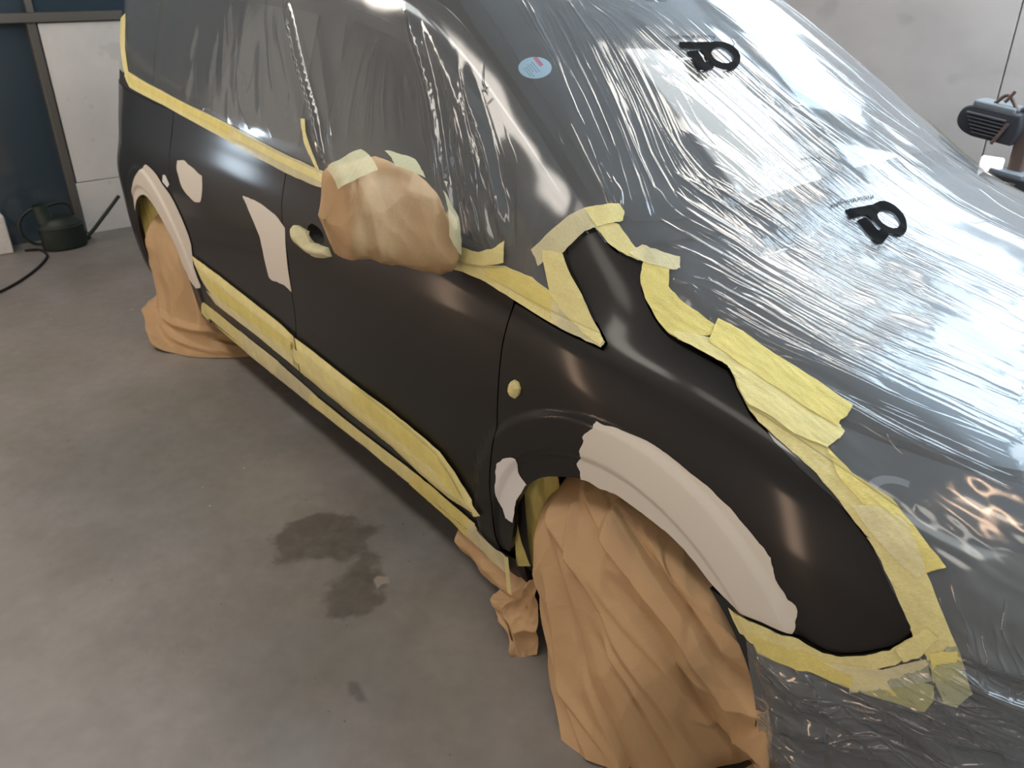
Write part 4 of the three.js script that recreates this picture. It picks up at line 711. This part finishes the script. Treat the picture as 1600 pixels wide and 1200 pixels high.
// ------------------------------------------------------------------ brown masking paper
{
  const net = [
    [[-0.33, 0.56, 0.66], [-0.30, 0.60, 0.72], [-0.22, 0.645, 0.74], [-0.1, 0.668, 0.75], [0.03, 0.672, 0.75], [0.15, 0.65, 0.75], [0.26, 0.60, 0.74], [0.31, 0.55, 0.66]],
    [[-0.335, 0.45, 0.70], [-0.295, 0.455, 0.875], [-0.19, 0.555, 0.885], [-0.063, 0.622, 0.885], [0.066, 0.63, 0.885], [0.18, 0.595, 0.88], [0.295, 0.555, 0.86], [0.345, 0.5, 0.7]],
    [[-0.32, 0.34, 0.72], [-0.262, 0.338, 0.915], [-0.14, 0.43, 0.935], [0.004, 0.505, 0.94], [0.147, 0.533, 0.935], [0.262, 0.526, 0.921], [0.338, 0.535, 0.902], [0.375, 0.5, 0.8]],
    [[-0.30, 0.22, 0.76], [-0.222, 0.225, 0.93], [-0.095, 0.295, 0.95], [0.05, 0.364, 0.955], [0.19, 0.412, 0.938], [0.285, 0.403, 0.9], [0.38, 0.462, 0.9], [0.405, 0.43, 0.84]],
    [[-0.27, 0.06, 0.82], [-0.16, 0.07, 0.957], [-0.045, 0.142, 0.975], [0.109, 0.233, 0.97], [0.21, 0.227, 0.905], [0.3, 0.237, 0.845], [0.41, 0.34, 0.895], [0.44, 0.32, 0.87]],
    [[-0.2, 0.012, 0.88], [-0.05, 0.012, 1.022], [0.07, 0.012, 1.0], [0.164, 0.012, 0.955], [0.24, 0.012, 0.88], [0.32, 0.012, 0.78], [0.42, 0.012, 0.86], [0.45, 0.012, 0.82]],
  ];
  const hand = [[0.42, 0.55, 62, 0.5, 0.09, 0.022], [0.55, 0.45, 55, 0.45, 0.07, 0.02], [0.3, 0.5, 80, 0.45, 0.08, 0.018], [0.68, 0.5, 58, 0.4, 0.06, -0.02], [0.24, 0.75, 85, 0.35, 0.06, 0.02], [0.5, 0.82, 65, 0.3, 0.08, 0.024], [0.75, 0.72, 20, 0.2, 0.06, 0.014], [0.36, 0.85, 75, 0.3, 0.05, -0.02], [0.6, 0.7, 60, 0.35, 0.05, -0.018], [0.45, 0.28, 100, 0.2, 0.07, 0.014], [0.8, 0.85, 10, 0.2, 0.07, 0.018]]
    .map(([s, t, a, len, w, h]) => ({ s, t, nx: Math.cos(a * Math.PI / 180), ny: Math.sin(a * Math.PI / 180), len, w, h: h * 1.15, steep: 0.3 }));
  const folds = [...hand, ...foldSet(16, 68, 30, { len: [0.1, 0.35], w: [0.02, 0.06], h: [-0.008, 0.012] })];
  const p = thing('masking_paper', 'brown kraft paper draped over the front wheel', 'paper', 'brown masking paper');
  part(p, 'paper_sheet', sheet(net, { n: 230, m: 230, folds, crush: [[8, 3.4, 0.034, 0.35, 5], [17, 9, 0.011, -0.2, 25]] }), M.paper);
  // crumpled lining in the arch
  const ring = [0.40, 0.385, 0.37, 0.35].map((r, k) => Array.from({ length: 7 }, (_, i) => { const a = lerp(165, 70, i / 6) * Math.PI / 180; return [r * Math.cos(a), ARCH_Y + r * Math.sin(a), [0.84, 0.78, 0.7, 0.6][k]]; }));
  part(p, 'paper_lining', sheet(ring, { n: 130, m: 70, crush: [[8, 4, 0.05, 0.3, 9], [16, 8, 0.02, 0, 19]] }), M.paper, 'crumpled paper stuffed in the wheel arch');
}
{
  const net = [
    [[-3.36, 0.55, 0.66], [-3.3, 0.62, 0.72], [-3.15, 0.655, 0.74], [-2.98, 0.655, 0.74], [-2.84, 0.62, 0.73], [-2.76, 0.55, 0.66]],
    [[-3.40, 0.42, 0.7], [-3.345, 0.45, 0.855], [-3.17, 0.53, 0.88], [-2.97, 0.53, 0.88], [-2.8, 0.46, 0.855], [-2.72, 0.42, 0.7]],
    [[-3.38, 0.32, 0.74], [-3.31, 0.335, 0.9], [-3.09, 0.38, 0.93], [-2.88, 0.38, 0.925], [-2.74, 0.35, 0.85], [-2.69, 0.3, 0.7]],
    [[-3.37, 0.2, 0.76], [-3.29, 0.2, 0.915], [-3.06, 0.22, 0.95], [-2.85, 0.22, 0.935], [-2.7, 0.2, 0.84], [-2.66, 0.18, 0.7]],
    [[-3.34, 0.08, 0.8], [-3.25, 0.08, 0.95], [-3.03, 0.09, 0.985], [-2.82, 0.1, 0.96], [-2.67, 0.1, 0.84], [-2.6, 0.09, 0.7]],
    [[-3.3, 0.012, 0.84], [-3.16, 0.012, 1.0], [-2.95, 0.012, 1.02], [-2.76, 0.012, 0.96], [-2.62, 0.012, 0.82], [-2.55, 0.012, 0.68]],
  ];
  const p = thing('masking_paper', 'brown kraft paper bunched over the rear wheel', 'paper', 'brown masking paper');
  part(p, 'paper_sheet', sheet(net, { n: 130, m: 130, folds: [...foldSet(10, 80, 30, { len: [0.1, 0.4], w: [0.04, 0.12], h: [-0.015, 0.02] }), ...foldSet(16, 20, 50, { t: [0.68, 1], len: [0.1, 0.3], w: [0.05, 0.12], h: [-0.03, 0.05] })], crush: [[6, 3, 0.035, 0.3, 15], [12, 9, 0.012, 0, 35]] }), M.paper);
}
{ // scraps under the front end of the sill
  const p = thing('masking_paper', 'crumpled end of brown paper hanging behind the front wheel', 'paper', 'brown masking paper');
  part(p, 'paper_sheet', sheet([[[-0.41, 0.17, 0.865], [-0.36, 0.2, 0.87], [-0.30, 0.24, 0.86]], [[-0.47, 0.11, 0.885], [-0.39, 0.12, 0.92], [-0.29, 0.15, 0.88]], [[-0.475, 0.055, 0.89], [-0.38, 0.06, 0.94], [-0.27, 0.08, 0.9]], [[-0.38, 0.012, 0.92], [-0.31, 0.012, 0.95], [-0.25, 0.012, 0.9]]], { n: 60, m: 60, crush: [[4, 4, 0.06, 0.4, 45], [9, 8, 0.018, 0, 46]] }), M.paper);
  const q = thing('masking_paper', 'strip of brown paper tucked under the front of the sill', 'paper', 'brown masking paper');
  part(q, 'paper_sheet', sheet([[[-0.68, 0.185, 0.85], [-0.55, 0.185, 0.85], [-0.4, 0.185, 0.85], [-0.33, 0.19, 0.85]], [[-0.665, 0.125, 0.868], [-0.55, 0.115, 0.872], [-0.42, 0.12, 0.88], [-0.33, 0.13, 0.88]], [[-0.62, 0.08, 0.83], [-0.52, 0.07, 0.84], [-0.42, 0.08, 0.85], [-0.33, 0.09, 0.85]]], { n: 60, m: 30, crush: [[7, 3, 0.02, 0.2, 55], [14, 6, 0.008, 0, 56]] }), M.paper);
}
{ // paper bag over the mirror
  const p = thing('masking_paper', 'brown paper bag wrapped around the door mirror with yellow tape tabs', 'paper', 'brown masking paper');
  const n = 160, m = 110, pos = [], uv = [], idx = [], C = V3(-0.625, 1.178, 1.045), folds = foldSet(14, 60, 80, { len: [0.1, 0.45], w: [0.03, 0.09], h: [-0.006, 0.010] });
  const RINGS = [[0.888, -0.575, 1.075, 0.0, 0.0], [0.9, -0.58, 1.085, 0.05, 0.06], [0.93, -0.595, 1.108, 0.072, 0.092], [0.97, -0.612, 1.145, 0.084, 0.122], [1.03, -0.625, 1.172, 0.088, 0.126], [1.09, -0.625, 1.186, 0.086, 0.118], [1.14, -0.618, 1.19, 0.08, 0.108], [1.18, -0.61, 1.192, 0.064, 0.09], [1.2, -0.606, 1.192, 0.0, 0.0]]; // z, centre x and y, half sizes
  const pw = (x, e) => Math.sign(x) * Math.abs(x) ** e;
  const bag = (s, t) => {
    const a = s * 2 * Math.PI, k = t * (RINGS.length - 1), i = clamp(Math.floor(k), 0, RINGS.length - 2), w = catmull(k - i), at = (j) => RINGS[clamp(j, 0, RINGS.length - 1)], r = [0, 1, 2, 3, 4].map((c) => w[0] * at(i - 1)[c] + w[1] * at(i)[c] + w[2] * at(i + 1)[c] + w[3] * at(i + 2)[c]);
    return V3(r[1] + r[3] * pw(Math.cos(a), 0.75), r[2] + r[4] * pw(Math.sin(a), 0.75), r[0]);
  };
  for (let j = 0; j <= m; j++) for (let i = 0; i <= n; i++) {
    const s = i / n, t = j / m, q = bag(s, t), o = q.clone().sub(C).normalize(); let h = 0;
    for (const f of folds) { let dx = s - f.s; if (dx > 0.5) dx -= 1; if (dx < -0.5) dx += 1; const dy = t - f.t, d = dx * f.ny - dy * f.nx, l = dx * f.nx + dy * f.ny, w = Math.max(0, 1 - Math.abs(l) / f.len); if (w && Math.abs(d) < f.w) h += f.h * (1 - Math.abs(d) / f.w) * Math.min(1, 2 * w); }
    h += 0.02 * (crumple((q.z - q.x) * 15 + 9, q.y * 15 + q.z * 5, 65) - 0.2) + 0.008 * (crumple((q.z - q.x) * 30, q.y * 22 - q.z * 14, 66) - 0.2);
    q.addScaledVector(o, h); pos.push(q.x, q.y, q.z); uv.push(s * 2, t);
  }
  for (let j = 0; j < m; j++) for (let i = 0; i < n; i++) { const a = j * (n + 1) + i; idx.push(a, a + n + 1, a + 1, a + 1, a + n + 1, a + n + 2); }
  const g = new THREE.BufferGeometry(); g.setAttribute('position', new THREE.Float32BufferAttribute(pos, 3)); g.setAttribute('uv', new THREE.Float32BufferAttribute(uv, 2)); g.setIndex(idx); g.computeVertexNormals();
  part(p, 'paper_bag', g, M.paper);
  const tab = (s0, s1, t0, t1, sk) => { const P = [], T = [], I = []; for (let j = 0; j <= 10; j++) for (let i = 0; i <= 10; i++) { const s = lerp(s0, s1, i / 10) + sk * (j / 10), t = lerp(t0, t1, j / 10), q = bag(s, t); q.addScaledVector(q.clone().sub(C).normalize(), 0.017 + 0.003 * vnoise(i * 0.7, j * 0.7, 3)); P.push(q.x, q.y, q.z); T.push(i / 10, j / 10); } for (let j = 0; j < 10; j++) for (let i = 0; i < 10; i++) { const a = j * 11 + i; I.push(a, a + 11, a + 1, a + 1, a + 11, a + 12); } const k = new THREE.BufferGeometry(); k.setAttribute('position', new THREE.Float32BufferAttribute(P, 3)); k.setAttribute('uv', new THREE.Float32BufferAttribute(T, 2)); k.setIndex(I); k.computeVertexNormals(); part(p, 'tape_tab', k, M.tapePale, 'yellow tape tab'); };
  tab(0.12, 0.24, 0.62, 0.86, -0.02); tab(0.11, 0.19, 0.43, 0.54, 0.02); tab(-0.02, 0.1, 0.24, 0.34, 0.02);
}

// ------------------------------------------------------------------ things around the van
{
  const can = thing('watering_can', 'dark green oval watering can with long spout by the rear wall', 'watering can'), cm = std(0x1b2723, 0.5), cl = std(0x2a3732, 0.5);
  const b = new THREE.LatheGeometry([[0.001, 0], [0.125, 0], [0.135, 0.015], [0.135, 0.155], [0.13, 0.17], [0.10, 0.2], [0.06, 0.215], [0.001, 0.22]].map(([x, y]) => new THREE.Vector2(x, y)), 40); b.scale(0.72, 1, 1.02); part(can, 'body', b, cm);
  const rim = new THREE.TorusGeometry(0.136, 0.006, 8, 40); rim.rotateX(Math.PI / 2); rim.scale(0.72, 1, 1.02); rim.translate(0, 0.15, 0); part(can, 'rib', rim, cl);
  const neck = new THREE.CylinderGeometry(0.042, 0.055, 0.14, 24, 1, true); neck.rotateX(0.18); neck.translate(0, 0.235, 0.085); part(can, 'filler_neck', neck, cl);
  part(can, 'handle', tube([[0, 0.285, 0.1], [0, 0.275, 0.16], [0, 0.22, 0.225], [0, 0.13, 0.235], [0, 0.06, 0.18], [0, 0.045, 0.125]], 0.011), cm);
  part(can, 'carry_handle', tube([[0, 0.285, 0.07], [0, 0.298, 0.0], [0, 0.29, -0.06], [0, 0.255, -0.085], [0, 0.2, -0.08]], 0.011), cm);
  const sp = tube([[0, 0.045, -0.12], [0, 0.06, -0.16], [0, 0.15, -0.26], [0, 0.285, -0.40]], 0.012); part(can, 'spout', sp, cm);
  part(can, 'spout_base', tube([[0, 0.03, -0.1], [0, 0.06, -0.155]], 0.028, 8), cl);
  can.position.set(-5.02, 0, 0.965);
}
single('cable', tube([[-5.08, 0.008, 1.2], [-5.047, 0.008, 1.129], [-4.891, 0.008, 1.108], [-4.737, 0.008, 1.163], [-4.529, 0.008, 1.287], [-4.39, 0.008, 1.399], [-4.318, 0.008, 1.478], [-4.1, 0.008, 1.75], [-3.9, 0.008, 2.2]], 0.008, 90, 8), M.rubber, 'thin dark cable curving over the floor from the dark door', 'cable');
{ // work lamp on a stand behind the bonnet
  const L = thing('work_lamp_stand', 'work lamps on a brown stand behind the far side of the bonnet', 'work lamp'), brown = std(0x5c4a42, 0.55), hous = std(0x34353a, 0.45), topm = std(0x6a7278, 0.45), finm = std(0x4b4a4e, 0.5);
  part(L, 'pole', box(0.055, 1.06, 0.04, 0.11, 0.68, 0, 0.01), brown);
  for (let k = 0; k < 3; k++) { const a = (k / 3) * 2 * Math.PI + 0.4; part(L, 'leg', tube([[0.11, 0.3, 0], [0.11 + 0.34 * Math.cos(a), 0.012, 0.34 * Math.sin(a)]], 0.013, 6), brown); }
  const head = (x, y, s, tilt) => {
    const h = new THREE.Group(); h.name = 'lamp_head'; h.position.set(x, y, 0.02); h.rotation.z = tilt; h.scale.setScalar(s); L.add(h);
    const sh = new THREE.Shape(); sh.moveTo(-0.06, 0.05); sh.lineTo(0.09, 0.05); sh.quadraticCurveTo(0.11, 0, 0.09, -0.05); sh.lineTo(-0.05, -0.05); sh.quadraticCurveTo(-0.12, -0.04, -0.12, 0); sh.quadraticCurveTo(-0.12, 0.05, -0.06, 0.05);
    const g = new THREE.ExtrudeGeometry(sh, { depth: 0.09, bevelEnabled: true, bevelSize: 0.008, bevelThickness: 0.008, bevelSegments: 2 }); g.translate(0, 0, -0.045); part(h, 'housing', g, hous);
    for (let k = 0; k < 6; k++) part(h, 'fin', box(0.15 - 0.01 * k, 0.005, 0.02, -0.02 + 0.004 * k, 0.028 - k * 0.013, 0.062), finm);
    part(h, 'top_cover', box(0.16, 0.028, 0.1, -0.01, 0.062, 0, 0.01), topm);
  };
  head(0.0, 1.125, 1, -0.12); head(0.1, 0.9, 0.8, -0.1);
  part(L, 'bracket', tube([[-0.01, 1.2, 0.05], [0.03, 1.235, 0.05], [0.08, 1.18, 0.05]], 0.007, 12), brown); part(L, 'wing_screw', tube([[0.03, 1.21, 0.06], [0.055, 1.25, 0.06]], 0.006, 6), brown);
  part(L, 'lever', tube([[0.07, 1.14, 0.085], [0.03, 1.06, 0.09]], 0.007, 6), brown);
  // small lit lamp face lower down
  const face = new RoundedBoxGeometry(0.085, 0.095, 0.02, 3, 0.009); face.translate(0.03, 0.955, 0.03);
  part(L, 'lit_lamp_face', face, new THREE.MeshStandardMaterial({ color: 0xffffff, emissive: 0xfff1e6, emissiveIntensity: 3 }), 'glowing square lamp face');
  const l = new THREE.RectAreaLight(0xffe8d8, 12, 0.08, 0.09); l.name = 'work_lamp'; l.position.set(0.03, 0.955, 0.045); l.rotation.y = Math.PI; L.add(l);
  L.position.set(-0.4, 0, -1.6);
}
renderer.render(scene, camera);
